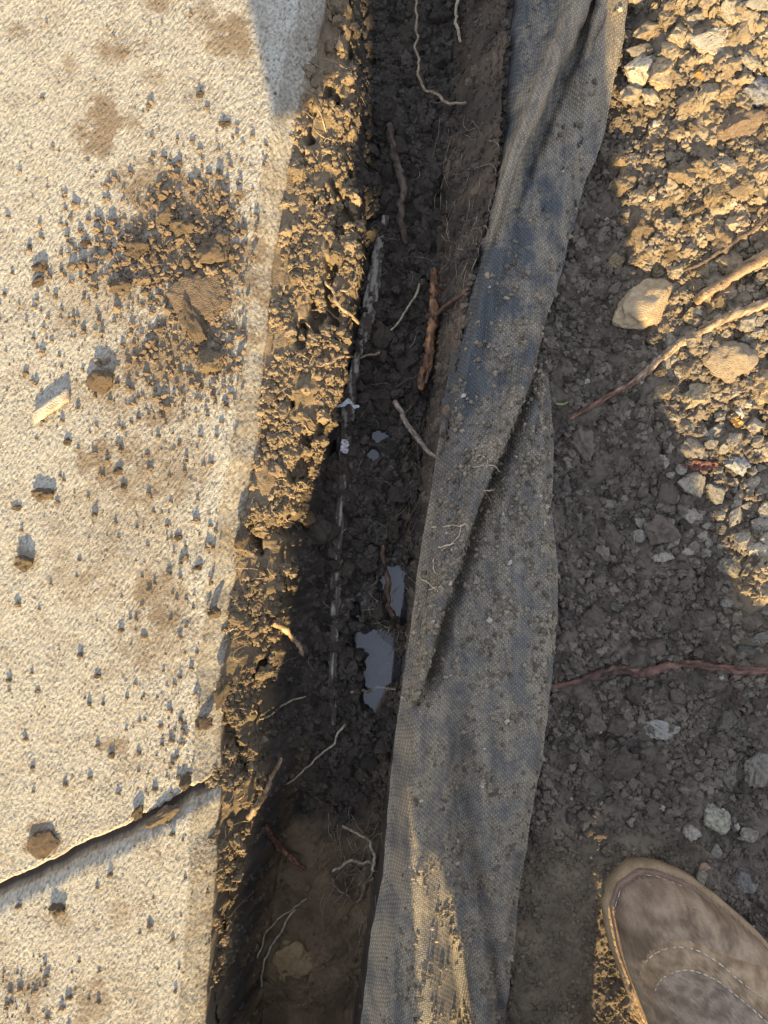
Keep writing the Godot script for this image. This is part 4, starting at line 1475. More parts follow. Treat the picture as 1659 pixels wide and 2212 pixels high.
func clods_and_stones() -> void:
	var tan := Color(0.33, 0.25, 0.16)
	var grey := Color(0.24, 0.225, 0.20)
	var pale := Color(0.46, 0.44, 0.40)
	var brown := Color(0.21, 0.15, 0.10)
	# stones one can tell apart
	stone(1396, 660, 128, 84, 0.3, Color(0.36, 0.275, 0.175), "largest smooth tan stone, half in shade near the fabric's upper right edge", "round", 0, "", 0.3, 0.5)
	stone(1572, 782, 92, 74, 0.15, Color(0.26, 0.21, 0.15), "rounded brown stone below the long branch, its upper half in shade", "round", 1)
	stone(1648, 836, 110, 84, -0.2, tan, "big rough sunlit stone at the picture's edge beside the rounded brown one", "gravel", 2)
	stone(1492, 686, 42, 36, 0.0, Color(0.42, 0.32, 0.19), "small bright blocky stone between the two long branches", "gravel", 3)
	stone(1516, 160, 36, 30, 0.3, Color(0.62, 0.34, 0.10), "small orange stone in the sunlit gravel", "gravel", 4)
	stone(1426, 1570, 68, 42, -0.3, Color(0.325, 0.305, 0.280), "pale grey lump lying alone on the shaded soil below the red root", "gravel", 5)
	stone(1491, 1790, 42, 40, 0.2, Color(0.403, 0.364, 0.312), "whitish blocky stone above the boot's toe", "gravel", 6)
	stone(1552, 1772, 50, 74, 0.5, Color(0.351, 0.332, 0.260), "angular greenish grey stone with a pointed end, above and right of the boot", "gravel", 7)
	stone(1590, 1000, 46, 46, 0.0, Color(0.40, 0.39, 0.375), "white speckled stone beside the dry reddish leaf", "gravel", 8)
	stone(1486, 968, 54, 58, 0.2, Color(0.29, 0.245, 0.19), "pinkish grey blocky stone just above the dry reddish leaf", "gravel", 9)
	stone(1496, 1044, 52, 52, 0.4, Color(0.33, 0.29, 0.23), "grey stone with a sunlit patch just below the dry reddish leaf", "gravel", 0)
	stone(1545, 1068, 44, 46, 0.8, Color(0.26, 0.245, 0.22), "speckled grey stone below the white speckled one", "gravel", 1)
	stone(1412, 768, 28, 24, 0.3, Color(0.40, 0.40, 0.41), "small white and grey stone against the long branch", "gravel", 2)
	stone(1518, 1872, 24, 18, 0.2, Color(0.50, 0.33, 0.24), "tiny reddish white pebble close to the boot's sole", "gravel", 3)
	stone(1516, 1893, 28, 34, 0.2, Color(0.34, 0.30, 0.23), "small brown stone touching the boot's sole", "gravel", 4)
	stone(1612, 1905, 42, 58, 0.1, Color(0.21, 0.20, 0.18), "rounded grey stone pressed into the soil right of the boot", "round", 2, "", 0.6)
	stone(1640, 1650, 56, 78, -0.3, Color(0.215, 0.195, 0.165), "tall angular grey stone at the picture's edge below the red root", "gravel", 5)
	stone(1385, 565, 34, 28, 0.3, Color(0.50, 0.38, 0.22), "small bright wedge of stone above the largest smooth tan stone", "gravel", 6)
	stone(1440, 852, 54, 34, 0.5, tan, "sunlit wedge shaped stone below the branch, left of its pair", "gravel", 7)
	stone(1502, 854, 66, 46, 0.75, Color(0.34, 0.28, 0.19), "sunlit leaning stone below the branch, right of its pair", "gravel", 8)
	stone(1595, 270, 84, 56, 0.4, brown, "big sunlit lump of caked soil among the upper gravel", "clod", 1)
	stone(1632, 198, 66, 54, 0.0, Color(0.25, 0.25, 0.26), "big dull grey stone in the shade below the upper gravel", "gravel", 9)
	stone(1545, 90, 92, 56, 0.35, Color(0.45, 0.40, 0.32), "largest whitish stone of the upper gravel", "gravel", 0)
	stone(628, 2084, 78, 86, 0.2, Color(0.34, 0.255, 0.135), "yellowish stone set flat in the clay of the deep pit", "round", 3, "", 0.72, 0.5)
	stone(684, 1150, 62, 66, 0.2, Color(0.085, 0.07, 0.055), "smooth dark rounded lump at the foot of the slab side wall", "round", 2, "", 0.3, 0.8, "clod", "clod")
	stone(664, 1122, 36, 44, 0.9, Color(0.20, 0.14, 0.08), "knobbly clod with sunlit edge beside the smooth dark lump", "clod", 2, "", 0.2, 0.8, "clod", "clod")
	# gravel that nothing tells apart, by the place it lies in
	var zones := [
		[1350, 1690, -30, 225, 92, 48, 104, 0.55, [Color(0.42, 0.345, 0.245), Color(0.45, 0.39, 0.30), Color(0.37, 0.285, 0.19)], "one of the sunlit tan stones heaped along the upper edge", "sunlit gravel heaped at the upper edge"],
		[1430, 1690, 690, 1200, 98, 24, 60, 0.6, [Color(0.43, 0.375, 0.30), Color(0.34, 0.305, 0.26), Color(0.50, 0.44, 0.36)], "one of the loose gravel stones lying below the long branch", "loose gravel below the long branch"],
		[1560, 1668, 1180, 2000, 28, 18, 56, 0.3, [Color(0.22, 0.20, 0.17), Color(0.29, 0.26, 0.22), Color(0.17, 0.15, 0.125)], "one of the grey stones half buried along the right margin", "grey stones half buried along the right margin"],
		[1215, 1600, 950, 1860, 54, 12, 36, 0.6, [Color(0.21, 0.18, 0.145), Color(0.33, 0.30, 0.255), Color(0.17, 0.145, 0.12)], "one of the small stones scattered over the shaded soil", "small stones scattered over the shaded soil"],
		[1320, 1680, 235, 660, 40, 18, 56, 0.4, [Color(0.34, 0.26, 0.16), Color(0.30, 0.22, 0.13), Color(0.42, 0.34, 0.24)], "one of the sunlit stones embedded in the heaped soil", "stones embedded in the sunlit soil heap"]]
	for q in zones:
		var put := []
		var tries := 0
		while put.size() < q[4] and tries < 3000:
			tries += 1
			var u := rng.randf_range(q[0], q[1])
			var v := rng.randf_range(q[2], q[3])
			var d := lerpf(q[5], q[6], pow(rng.randf(), 1.6))
			if u < at_z_u(v) + d * 0.6: continue
			var ok := true
			for o in put:
				if Vector2(u - o[0], v - o[1]).length() < (d + o[2]) * 0.36:
					ok = false
					break
			for o in KEEP:
				if Vector2(u - o[0], v - o[1]).length() < (d + o[2]) * 0.5:
					ok = false
					break
			if not ok: continue
			put.append([u, v, d])
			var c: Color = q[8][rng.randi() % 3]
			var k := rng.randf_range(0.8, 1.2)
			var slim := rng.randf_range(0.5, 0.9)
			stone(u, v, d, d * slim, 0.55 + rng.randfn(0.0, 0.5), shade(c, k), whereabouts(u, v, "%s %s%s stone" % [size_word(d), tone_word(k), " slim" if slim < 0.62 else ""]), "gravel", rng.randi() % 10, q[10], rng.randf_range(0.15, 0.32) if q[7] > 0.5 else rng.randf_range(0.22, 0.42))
	# clods of soil
	var lots := [
		[1210, 1640, 720, 1850, 100, 22, 74, FIELD, "one of the dark clods in the churned soil beside the fabric", "dark clods beside the fabric"],
		[1320, 1650, 230, 700, 36, 20, 62, DRY, "one of the sunlit clods of the soil heap under the gravel", "sunlit clods of the soil heap"],
		[770, 950, 20, 880, 62, 18, 52, Color(0.078, 0.062, 0.048), "one of the dark clods tumbled on the upper trench floor", "dark clods on the upper trench floor"],
		[640, 860, 900, 1840, 62, 16, 48, Color(0.080, 0.061, 0.045), "one of the damp clods tumbled on the lower trench floor", "damp clods on the lower trench floor"]]
	for q in lots:
		var put := []
		var tries := 0
		while put.size() < q[4] and tries < 3000:
			tries += 1
			var u := rng.randf_range(q[0], q[1])
			var v := rng.randf_range(q[2], q[3])
			var d := lerpf(q[5], q[6], pow(rng.randf(), 2.4))
			var w := on_soil(u, v)
			if q[0] > 1000 and u < at_z_u(v) + d: continue
			if q[0] < 1000 and (w.x < at_z(foot_left, w.z) - 0.004 or w.x > at_z(foot_right, w.z) or w.y < WATER_Y): continue
			var ok := true
			for o in put:
				if Vector2(u - o[0], v - o[1]).length() < (d + o[2]) * 0.5: ok = false
			for o in KEEP:
				if Vector2(u - o[0], v - o[1]).length() < (d + o[2]) * 0.52: ok = false
			if not ok: continue
			put.append([u, v, d])
			var k := rng.randf_range(0.7, 1.35)
			stone(u, v, d, d * rng.randf_range(0.7, 1.0), rng.randf() * TAU, shade(q[7], k), whereabouts(u, v, "%s %s soil clod" % [size_word(d), tone_word(k)]), "clod", rng.randi() % 8, q[9], 0.4, 0.8, "soil_clod", "clod")
	# what lies on the slab
	var lumps := [
		[430, 650, 120, 96, 0.3, "large flat cake of dried soil on the slab, under the crumb heap", "clod", 3],
		[470, 545, 70, 50, 0.6, "ragged clod at the top of the crumb heap on the slab", "clod", 4], [420, 700, 90, 46, 1.9, "long lower clod of the crumb heap on the slab", "clod", 5],
		[395, 490, 46, 36, 0.2, "knobbly sunlit clod at the upper end of the crumb heap", "clod", 6], [365, 470, 40, 30, 0.8, "small clod leaning on the crumb heap's upper left side", "clod", 7],
		[300, 540, 46, 34, 0.4, "lone brown clod left of the crumb heap with a pointed shadow", "clod", 0], [262, 620, 44, 32, 0.1, "rounded clod below and left of the lone brown clod", "clod", 1],
		[455, 785, 64, 52, 0.2, "dark clod with a deep shadow at the lower end of the crumb heap", "clod", 2], [220, 826, 52, 44, 0.3, "round brown clod above the wood chip's right end", "round", 1],
		[186, 528, 22, 16, 0.2, "small clod with a long grey shadow in the upper slab", "clod", 3], [90, 578, 30, 20, 0.4, "small dark clod beside the slab's left margin, high up", "clod", 4], [82, 610, 26, 18, 0.6, "small clod just under the dark clod near the left margin", "clod", 5],
		[95, 1066, 42, 26, 0.1, "clod casting the broad grey shadow near the left margin", "clod", 6], [38, 1098, 20, 10, 0.0, "thin curl of soil left of the broad grey shadow", "clod", 7], [57, 1215, 32, 34, 0.3, "flattened brown clod alone on the bare slab", "clod", 0],
		[256, 1018, 18, 14, 0.3, "small clod with a rounded shadow in the middle of the slab", "clod", 1], [268, 1052, 16, 14, 0.3, "smaller clod just below the one with the rounded shadow", "clod", 2], [385, 1162, 16, 12, 0.3, "small clod with a tapering shadow near the slab's edge", "clod", 3],
		[430, 1226, 16, 12, 0.3, "small clod with a square shadow near the slab's edge", "clod", 4], [146, 955, 16, 14, 0.3, "small clod below the wood chip", "clod", 5], [125, 1962, 30, 26, 0.2, "clod on the lower slab corner below the joint", "clod", 6],
		[92, 1822, 58, 50, 0.2, "broad flat cake of brown soil just above the joint", "round", 3], [242, 1632, 14, 12, 0.2, "small clod below the orange stain above the joint", "clod", 7], [300, 1752, 30, 20, 1.2, "clod with a tall grey shadow at the joint's ragged end", "clod", 0],
		[352, 1762, 70, 26, 0.55, "dark crumbly clod filling the joint's end at the slab edge", "clod", 1], [400, 1690, 24, 40, -0.4, "clod with a long shadow on the slab edge above the joint's end", "clod", 2], [436, 1565, 40, 26, 0.1, "grey lump in a chip of the slab edge", "clod", 3], [478, 1500, 26, 60, -0.3, "long clod hanging on the slab edge above the chip", "clod", 4],
		[432, 205, 16, 14, 0.2, "small clod with a pointed shadow high on the slab", "clod", 5], [486, 268, 22, 14, 0.2, "small clod close to the slab edge below the shadow's tip", "clod", 6], [330, 745, 26, 20, 0.3, "small clod between the round clod and the crumb heap", "clod", 7],
		[212, 1460, 14, 10, 0.3, "small clod low on the slab's middle", "clod", 0], [462, 1325, 26, 22, 0.3, "clod by the slab edge with a leaning shadow", "clod", 1], [520, 1165, 30, 50, -0.2, "long clod hanging on the slab edge halfway down", "clod", 2]]
	for q in lumps:
		var at := spot(q[0], q[1], 0.0)
		if q[0] > at_ridge_u(q[1]): at.y = -0.004
		var size := Vector3(q[2] * PX, minf(q[2], q[3]) * PX * 0.62, q[3] * PX)
		if q[2] > 100 or q[0] == 92: size.y = q[3] * PX * 0.22
		var o := lay("soil_clod", q[6], q[7], at, size * 1.1, q[4], shade(Color(0.155, 0.112, 0.070), rng.randf_range(0.8, 1.15)), 0.2)
		tag(o, q[5], "clod")

const KEEP := [[1398, 660, 110], [1572, 782, 90], [1648, 836, 100], [1492, 686, 42], [1516, 160, 36], [1426, 1570, 60], [1491, 1790, 44], [1552, 1772, 66], [1590, 1000, 46], [1486, 968, 56], [1496, 1044, 52], [1545, 1068, 46], [1412, 768, 28], [1518, 1872, 24], [1516, 1893, 32], [1612, 1905, 50], [1640, 1650, 70], [1440, 852, 50], [1502, 854, 60], [1632, 198, 60], [1545, 90, 80], [1512, 1005, 40], [1583, 915, 26], [1450, 1950, 240], [1595, 270, 70], [1212, 873, 24], [1210, 1478, 30], [1260, 1465, 30], [1310, 1450, 30], [1360, 1447, 30], [1410, 1443, 30], [1460, 1433, 30], [1510, 1434, 30], [1560, 1440, 30], [1610, 1446, 30], [1240, 898, 20], [1290, 870, 20], [1345, 838, 22], [1390, 808, 24]]
func near_kept(x: float, z: float) -> bool:
	for o in KEEP:
		if absf(x / PX + 829.5 - o[0]) < o[2] * 0.55 and absf(z / PX + 1106.0 - o[1]) < o[2] * 0.55: return true
	return false
func at_z_u(v: float) -> float:                      # where the fabric's right edge lies
	var l := UP_RIGHT if v < 715.0 else LOW_RIGHT
	for i in range(1, l.size()):
		if v < l[i][1]: return lerpf(l[i - 1][0], l[i][0], (v - l[i - 1][1]) / (l[i][1] - l[i - 1][1]))
	return l[l.size() - 1][0]
func at_ridge_u(v: float) -> float:
	var w := at_z(ridge, spot(0, v, 0.0).z)
	return w / PX + 829.5

# ---------------------------------------------------------------- roots, twigs, litter
func hairs(called: String, label: String, list: Array, thick: float, cols: Array) -> void:
	var s := Soup.new()
	for l in list: add_tube(s, l, thick * rng.randf_range(0.7, 1.3), thick * 0.4, 5, 0.2, cols, rng.randi() % 999)
	var o := put_mesh(called, s.mesh(), wood_mat)
	tag(o, label, "rootlets", "", "stuff")

func wander(at: Vector3, dir: Vector2, long: float, steps: int, turn: float, lift: float) -> PackedVector3Array:
	var r := PackedVector3Array()
	var a := dir.angle()
	var q := Vector2(at.x, at.z)
	var rise := rng.randf_range(0.3, 1.0) * lift
	for k in steps + 1:
		var f := float(k) / steps
		r.append(Vector3(q.x, soil_y(q.x, q.y) + 0.0006 + rise * sin(f * PI), q.y))
		a += rng.randfn(0.0, turn)
		q += Vector2.from_angle(a) * long / steps
	return smooth_line(r, 3)

func roots_and_litter() -> void:
	var bark := [Color(0.115, 0.068, 0.046), Color(0.20, 0.115, 0.075), Color(0.42, 0.30, 0.19)]
	var red := [Color(0.105, 0.048, 0.034), Color(0.23, 0.105, 0.07), Color(0.42, 0.24, 0.14)]
	var dry := [Color(0.24, 0.17, 0.105), Color(0.36, 0.26, 0.165), Color(0.45, 0.34, 0.22)]
	var paley := [Color(0.30, 0.24, 0.165), Color(0.46, 0.38, 0.27), Color(0.5, 0.42, 0.3)]
	var dark := [Color(0.06, 0.044, 0.033), Color(0.115, 0.08, 0.058), Color(0.2, 0.14, 0.09)]
	root_thing("branch", [[1226, 906], [1262, 886], [1300, 864], [1345, 838], [1390, 808], [1425, 775], [1480, 735], [1540, 702], [1600, 676], [1670, 648], [1740, 610]], 0.0015, 0.0042, [Color(0.10, 0.05, 0.036), Color(0.21, 0.105, 0.07), Color(0.42, 0.24, 0.14), Color(0.17, 0.118, 0.072), Color(0.34, 0.25, 0.165)], "long tan branch with a reddish tip, rising across the gravel to the right edge", "branch", "", 0.004, 0.5, 0.0004)
	root_thing("branch", [[1496, 656], [1530, 632], [1575, 600], [1630, 568], [1700, 520]], 0.0034, 0.0048, [Color(0.19, 0.125, 0.07), Color(0.27, 0.18, 0.105), Color(0.3, 0.2, 0.12)], "thick soil caked branch lying just above the long tan branch", "branch", "", 0.004, 0.5, 0.0005)
	root_thing("twig", [[1468, 592], [1510, 572], [1560, 540], [1610, 505], [1680, 455]], 0.0013, 0.002, dark, "thin dark twig above the thick soil caked branch", "twig", "", 0.006)
	root_thing("root", [[1180, 1481], [1225, 1474], [1275, 1460], [1330, 1444], [1382, 1450], [1425, 1439], [1475, 1430], [1540, 1437], [1600, 1446], [1680, 1446]], 0.0026, 0.0020, [Color(0.060, 0.036, 0.029), Color(0.165, 0.083, 0.056), Color(0.33, 0.19, 0.12)], "red brown root crossing the shaded soil from the fabric to the right edge", "root", "", 0.0034, 0.7, 0.0005, 0.0033)
	root_thing("root", [[936, 584], [937, 640], [933, 700], [927, 760], [915, 805], [905, 845]], 0.0029, 0.0027, [Color(0.085, 0.060, 0.046), Color(0.36, 0.17, 0.075), Color(0.62, 0.30, 0.10)], "stout cut root with orange ends standing along the trench floor", "root", "", 0.008, 0.7, 0.0008, 0.0046, 14)
	root_thing("root", [[930, 770], [926, 800], [918, 832]], 0.0026, 0.0012, bark, "short fork at the stout cut root's lower end", "root", "", 0.009)
	root_thing("root", [[918, 694], [940, 690], [962, 674], [985, 655], [1002, 640]], 0.0026, 0.0018, bark, "crooked side root lying across the stout cut root", "root", "", 0.017)
	root_thing("root", [[902, 20], [897, 80], [900, 130], [905, 180], [922, 205], [945, 220], [972, 236], [1000, 241]], 0.0011, 0.0014, [Color(0.22, 0.16, 0.10), Color(0.33, 0.24, 0.155), Color(0.4, 0.3, 0.2)], "long wavy tan root hanging in the upper end of the trench", "root", "", 0.012, 0.35, 0.002)
	root_thing("root", [[838, 275], [846, 310], [856, 355], [866, 400], [869, 445], [866, 490], [876, 530]], 0.0030, 0.0026, dark, "dark bent root lying along the upper trench floor", "root", "", 0.006, 0.4, 0.0014, 0.0036)
	root_thing("twig", [[853, 868], [868, 900], [884, 930], [908, 960], [938, 992]], 0.0024, 0.0016, [Color(0.20, 0.15, 0.11), Color(0.34, 0.27, 0.21), Color(0.4, 0.3, 0.22)], "pale grey twig leaning from the trench floor onto the fabric's edge", "twig", "", 0.012, 0.3, 0.001, 0.0026)
	root_thing("root", [[826, 1178], [830, 1215], [836, 1255], [836, 1295], [846, 1325], [858, 1340], [868, 1362]], 0.0026, 0.0020, bark, "brown bent root standing over the small puddles", "root", "", 0.008, 0.4, 0.0012, 0.0028)
	root_thing("root", [[575, 1772], [592, 1800], [610, 1828], [634, 1848], [662, 1872]], 0.0018, 0.0022, [Color(0.09, 0.045, 0.03), Color(0.27, 0.125, 0.075), Color(0.3, 0.15, 0.1)], "reddish root poking from the trench's near wall", "root", "", 0.008, 0.35, 0.001, 0.0032)
	root_thing("root", [[546, 1746], [562, 1720], [580, 1694], [594, 1664], [606, 1640], [613, 1618]], 0.0024, 0.0014, [Color(0.16, 0.11, 0.065), Color(0.25, 0.17, 0.1), Color(0.3, 0.2, 0.12)], "soil crusted root pointing up into the sun from the wall's lip", "root", "", 0.022, 0.8, 0.0012)
	root_thing("root", [[604, 1338], [622, 1352], [640, 1372], [652, 1388], [662, 1400]], 0.0030, 0.0018, [Color(0.2, 0.14, 0.08), Color(0.32, 0.23, 0.14), Color(0.4, 0.3, 0.2)], "soil crusted root stub jutting from the lip in sunlight", "root", "", 0.022, 0.8, 0.0012)
	root_thing("root", [[700, 612], [720, 640], [742, 672], [760, 702], [782, 712]], 0.0012, 0.0016, dry, "yellowish forked root dangling over the sunlit lip", "root", "", 0.008, 0.3, 0.0014)
	root_thing("root", [[672, 676], [700, 672], [722, 684], [742, 702]], 0.0006, 0.0009, dry, "thin pale rootlet left of the yellowish forked root", "root", "", 0.004, 0.3, 0.0014)
	root_thing("root", [[718, 652], [734, 636], [756, 624], [776, 614]], 0.0009, 0.0008, dry, "thin branch of the yellowish forked root pointing to the trench", "root", "", 0.006, 0.3, 0.0014)
	root_thing("root", [[910, 612], [896, 645], [880, 672], [862, 700], [845, 716]], 0.0013, 0.0008, paley, "pale curved rootlet on the trench floor left of the stout cut root", "root", "", 0.010)
	root_thing("root", [[690, 795], [715, 790], [745, 785], [775, 778], [822, 768]], 0.0010, 0.0012, dry, "straight tan rootlet reaching from the lip across the buried board", "root", "", 0.012)
	root_thing("root", [[566, 1549], [590, 1540], [612, 1524], [640, 1510], [662, 1502]], 0.0009, 0.0007, paley, "pale rootlet on the dark wall left of the largest puddle", "root", "", 0.004)
	root_thing("root", [[620, 1692], [650, 1665], [690, 1630], [722, 1600], [735, 1572], [748, 1560]], 0.0008, 0.0012, paley, "long slanting pale rootlet below the buried board", "root", "", 0.006)
	root_thing("root", [[758, 1492], [785, 1490], [806, 1486], [828, 1480], [856, 1486]], 0.0014, 0.0010, [Color(0.30, 0.22, 0.15), Color(0.45, 0.35, 0.25), Color(0.4, 0.3, 0.2)], "knotty pale root lying across the largest puddle", "root", "", 0.006, 0.5, 0.0012)
	root_thing("root", [[738, 1776], [762, 1786], [786, 1797], [800, 1815], [808, 1840], [809, 1872]], 0.0011, 0.0018, paley, "whitish branching root against the fabric above the deep pit", "root", "", 0.010, 0.4, 0.0014)
	root_thing("root", [[722, 1870], [745, 1858], [765, 1848], [790, 1852], [806, 1858]], 0.0013, 0.0013, paley, "wavy whitish root below the branching one", "root", "", 0.010, 0.4, 0.0018)
	root_thing("root", [[720, 1890], [732, 1915], [752, 1928], [772, 1938], [786, 1915], [808, 1890]], 0.0016, 0.0018, [Color(0.14, 0.085, 0.06), Color(0.24, 0.16, 0.11), Color(0.3, 0.2, 0.15)], "drooping brown root loop above the clay of the pit", "root", "", 0.006, 0.4, 0.0016)
	root_thing("root", [[560, 2062], [572, 2020], [590, 1990], [612, 1972], [636, 1955], [666, 1936]], 0.0009, 0.0007, paley, "long pale root curving down the pit's left side", "root", "", 0.006)
	root_thing("root", [[566, 2120], [574, 2070], [592, 2030], [618, 1988], [640, 1958]], 0.0011, 0.0009, paley, "second long pale root curving down into the clay pit", "root", "", 0.008)
	root_thing("root", [[990, 0], [984, 30], [982, 60], [990, 90], [995, 110]], 0.0016, 0.0012, paley, "white hooked root at the very top of the trench", "root", "", 0.012)
	root_thing("root", [[935, 800], [905, 815], [880, 822], [852, 838]], 0.0009, 0.0009, dark, "thin brown root across the floor below the stout cut root", "root", "", 0.006)
	root_thing("root", [[40, 1925], [30, 1942], [18, 1952], [-6, 1958]], 0.0016, 0.0016, [Color(0.5, 0.45, 0.3), Color(0.62, 0.56, 0.38), Color(0.6, 0.5, 0.3)], "pale yellow root piece lying in the slab joint", "root", "", 0.006, 0.2, 0.0006)
	# hair roots in masses
	var list := []
	for k in 70:
		var at := on_soil(rng.randf_range(945, 1060), rng.randf_range(250, 700))
		list.append(wander(at, Vector2(rng.randf_range(-0.4, 0.4), 1.0), rng.randf_range(0.02, 0.06), 7, 0.2, 0.006))
	hairs("rootlets", "matted hair roots on the trench wall below the fabric's upper edge", list, 0.00042, [Color(0.19, 0.14, 0.095), Color(0.33, 0.26, 0.18)])
	list = []
	for k in 60:
		var v := rng.randf_range(850, 1500)
		var w := spot(0, v, -0.1)
		var x := at_z(foot_right, w.z) + rng.randf_range(-0.012, 0.010)
		list.append(wander(Vector3(x, 0, w.z), Vector2(rng.randf_range(-0.7, 0.2), 1.0), rng.randf_range(0.015, 0.05), 7, 0.18, 0.010))
	hairs("rootlets", "hair roots hanging along the wall under the fabric beside the puddles", list, 0.0003, [Color(0.16, 0.105, 0.06), Color(0.27, 0.18, 0.10)])
	list = []
	for k in 46:
		var at := on_soil(rng.randf_range(700, 830), rng.randf_range(1740, 1990))
		list.append(wander(at, Vector2(rng.randf_range(-1, 0.2), 0.8), rng.randf_range(0.012, 0.05), 7, 0.28, 0.008))
	for k in 50:
		var at := on_soil(rng.randf_range(640, 930), rng.randf_range(40, 1500))
		list.append(wander(at, Vector2.from_angle(rng.randf() * TAU), rng.randf_range(0.01, 0.035), 5, 0.4, 0.006))
	hairs("rootlets", "fine pale hair roots strewn over the trench floor and above the pit", list, 0.00035, [Color(0.22, 0.165, 0.11), Color(0.38, 0.30, 0.21)])
	list = []
	for k in 80:
		var z := rng.randf_range(-0.38, 0.4)
		var x := lerpf(at_z(soil_top, z), at_z(lip, z), rng.randf())
		list.append(wander(Vector3(x, 0, z), Vector2.from_angle(rng.randf() * TAU), rng.randf_range(0.008, 0.026), 5, 0.5, 0.005))
	hairs("rootlets", "fine yellow hair roots tangled in the sunlit soil lip", list, 0.0004, [Color(0.32, 0.23, 0.13), Color(0.46, 0.35, 0.2)])
	list = []
	for k in 18:
		var at := on_soil(rng.randf_range(815, 880), rng.randf_range(1225, 1370))
		list.append(wander(at, Vector2(rng.randf_range(-0.8, 0.8), rng.randf_range(-0.3, 1.0)), rng.randf_range(0.014, 0.034), 7, 0.22, 0.014))
	hairs("rootlets", "thin yellowish hair roots arching round the bent root over the small puddles", list, 0.00035, [Color(0.30, 0.25, 0.13), Color(0.44, 0.37, 0.22)])
	# pale rootlets on the fabric
	var bits := [[[1010, 1015], [1050, 1008], [1085, 1018], [1100, 1040]], [[1062, 1030], [1052, 1060], [1060, 1085], [1050, 1110]], [[935, 1140], [965, 1135], [1000, 1130], [1035, 1105]], [[945, 1180], [975, 1172], [1000, 1178], [1015, 1190]], [[990, 1130], [985, 1155], [972, 1172], [950, 1185]], [[938, 1205], [935, 1225], [940, 1238]], [[910, 1255], [935, 1268], [950, 1282]], [[1040, 1060], [1072, 1058], [1092, 1030]], [[925, 1275], [945, 1262], [960, 1270]], [[1030, 985], [1045, 995], [1042, 1012]], [[960, 1150], [1010, 1165], [1018, 1182]]]
	var rootlet_names := ["longest pale rootlet arching over the fold's upper end", "crooked rootlet hanging down inside the fabric's fold gap", "straight pale rootlet crossing the fold halfway down the fabric", "wavy rootlet at the centre of the tangle on the upper layer", "slanting rootlet joining the two wavy ones of the tangle", "short upright rootlet at the tangle's lower left", "short pale rootlet at the fabric's left side below the tangle", "small rootlet right of the fold gap, under the arching one", "lowest forked rootlet on the upper layer's left side", "short curl of rootlet above the longest pale one", "rootlet dipping into the dark fold gap below the tangle"]
	for q in bits:
		var w := PackedVector3Array()
		for e in q: w.append(on_cloth(1 if e[0] < at_fold_u(e[1]) else 0, e[0], e[1]) + Vector3(0, 0.0012, 0))
		var l := smooth_line(w, 8)
		for i in l.size(): l[i] += Vector3(rag.get_noise_2d(l[i].z * 9.0, 3.0), 0.3 + 0.5 * sin(i * 0.7), rag.get_noise_2d(l[i].x * 9.0, 8.0)) * 0.0011
		var s := Soup.new()
		add_tube(s, l, 0.00055, 0.0003, 6, 0.2, [Color(0.36, 0.27, 0.18), Color(0.52, 0.42, 0.30)], 7)
		tag(put_mesh("rootlet", s.mesh(), wood_mat), rootlet_names[bits.find(q)], "rootlet", "pale rootlets on the fabric")
	# wood chip
	var chip := Soup.new()
	var nz := fuzz(95, 300.0, FastNoiseLite.TYPE_SIMPLEX_SMOOTH, 2)
	var cp := PackedVector3Array()
	var cc := PackedColorArray()
	var around := [Vector2(-1, -1), Vector2(-0.9, 0.75), Vector2(-0.5, 1), Vector2(0.6, 1), Vector2(0.95, 0.6), Vector2(1, -1), Vector2(-1, -1)]
	for j in 30:
		var f := j / 29.0 * 2.0 - 1.0
		for i in 7:
			var q: Vector2 = around[i]
			cp.append(Vector3(q.x * 0.0046 + nz.get_noise_2d(f * 0.01, i * 0.3) * 0.0004, (q.y + 1.0) * 0.0026 * (1.0 if absf(f) < 0.97 else 0.8), f * 0.0165 + q.x * 0.0022))
			cc.append(Color(0.30, 0.22, 0.155).lerp(Color(0.56, 0.44, 0.30), clampf(0.45 + nz.get_noise_2d(q.x * 0.02 + i, f * 0.004) * 1.4, 0, 1)))
	chip.v = cp
	var chip_mesh := grid(7, 30, cp, cc)
	var wood := root_node("wood_chip")
	tag(wood, "flat splinter of pale wood lying on the slab", "wood chip")
	put_mesh("splinter", chip_mesh, wood_mat, wood)
	for e in [0, 29]:
		var s := Soup.new()
		for i in 6:
			s.v.append(cp[e * 7 + i])
			s.n.append(Vector3(0, 0, -1 if e == 0 else 1))
			s.c.append(Color(0.66, 0.52, 0.33))
		for i in range(1, 5): s.t.append_array([0, i, i + 1] if e == 29 else [0, i + 1, i])
		put_mesh("sawn_end", s.mesh(), wood_mat, wood)
	wood.transform = Transform3D(Basis(Vector3.UP, -0.97), spot(114, 879, 0.0) + Vector3(0, 0.0006, 0))
	# scraps and leaves
	scrap("plastic_scrap", [[722, 872], [738, 876], [748, 884], [758, 878], [768, 888], [778, 886]], 0.0022, Color(0.70, 0.72, 0.74), "crumpled strip of white plastic over the buried board", "plastic scrap", 0.012)
	scrap("plastic_scrap", [[742, 950], [746, 960], [744, 970], [750, 980]], 0.0040, Color(0.72, 0.66, 0.68), "crumpled white and pinkish scrap lying on the wet floor", "plastic scrap", 0.012)
	scrap("dry_leaf", [[1468, 1002], [1490, 1004], [1515, 1008], [1546, 1006]], 0.0040, Color(0.14, 0.06, 0.045), "dry reddish leaf lying among the gravel", "leaf", 0.012)
	scrap("dry_leaf", [[1576, 895], [1582, 912], [1590, 925]], 0.0034, Color(0.62, 0.33, 0.08), "small curled orange leaf on the gravel below the branch", "leaf", 0.014)
	scrap("grass_blade", [[1195, 873], [1212, 875], [1228, 868]], 0.0009, Color(0.22, 0.26, 0.10), "short green grass blade beside the fabric", "grass blade", 0.006)

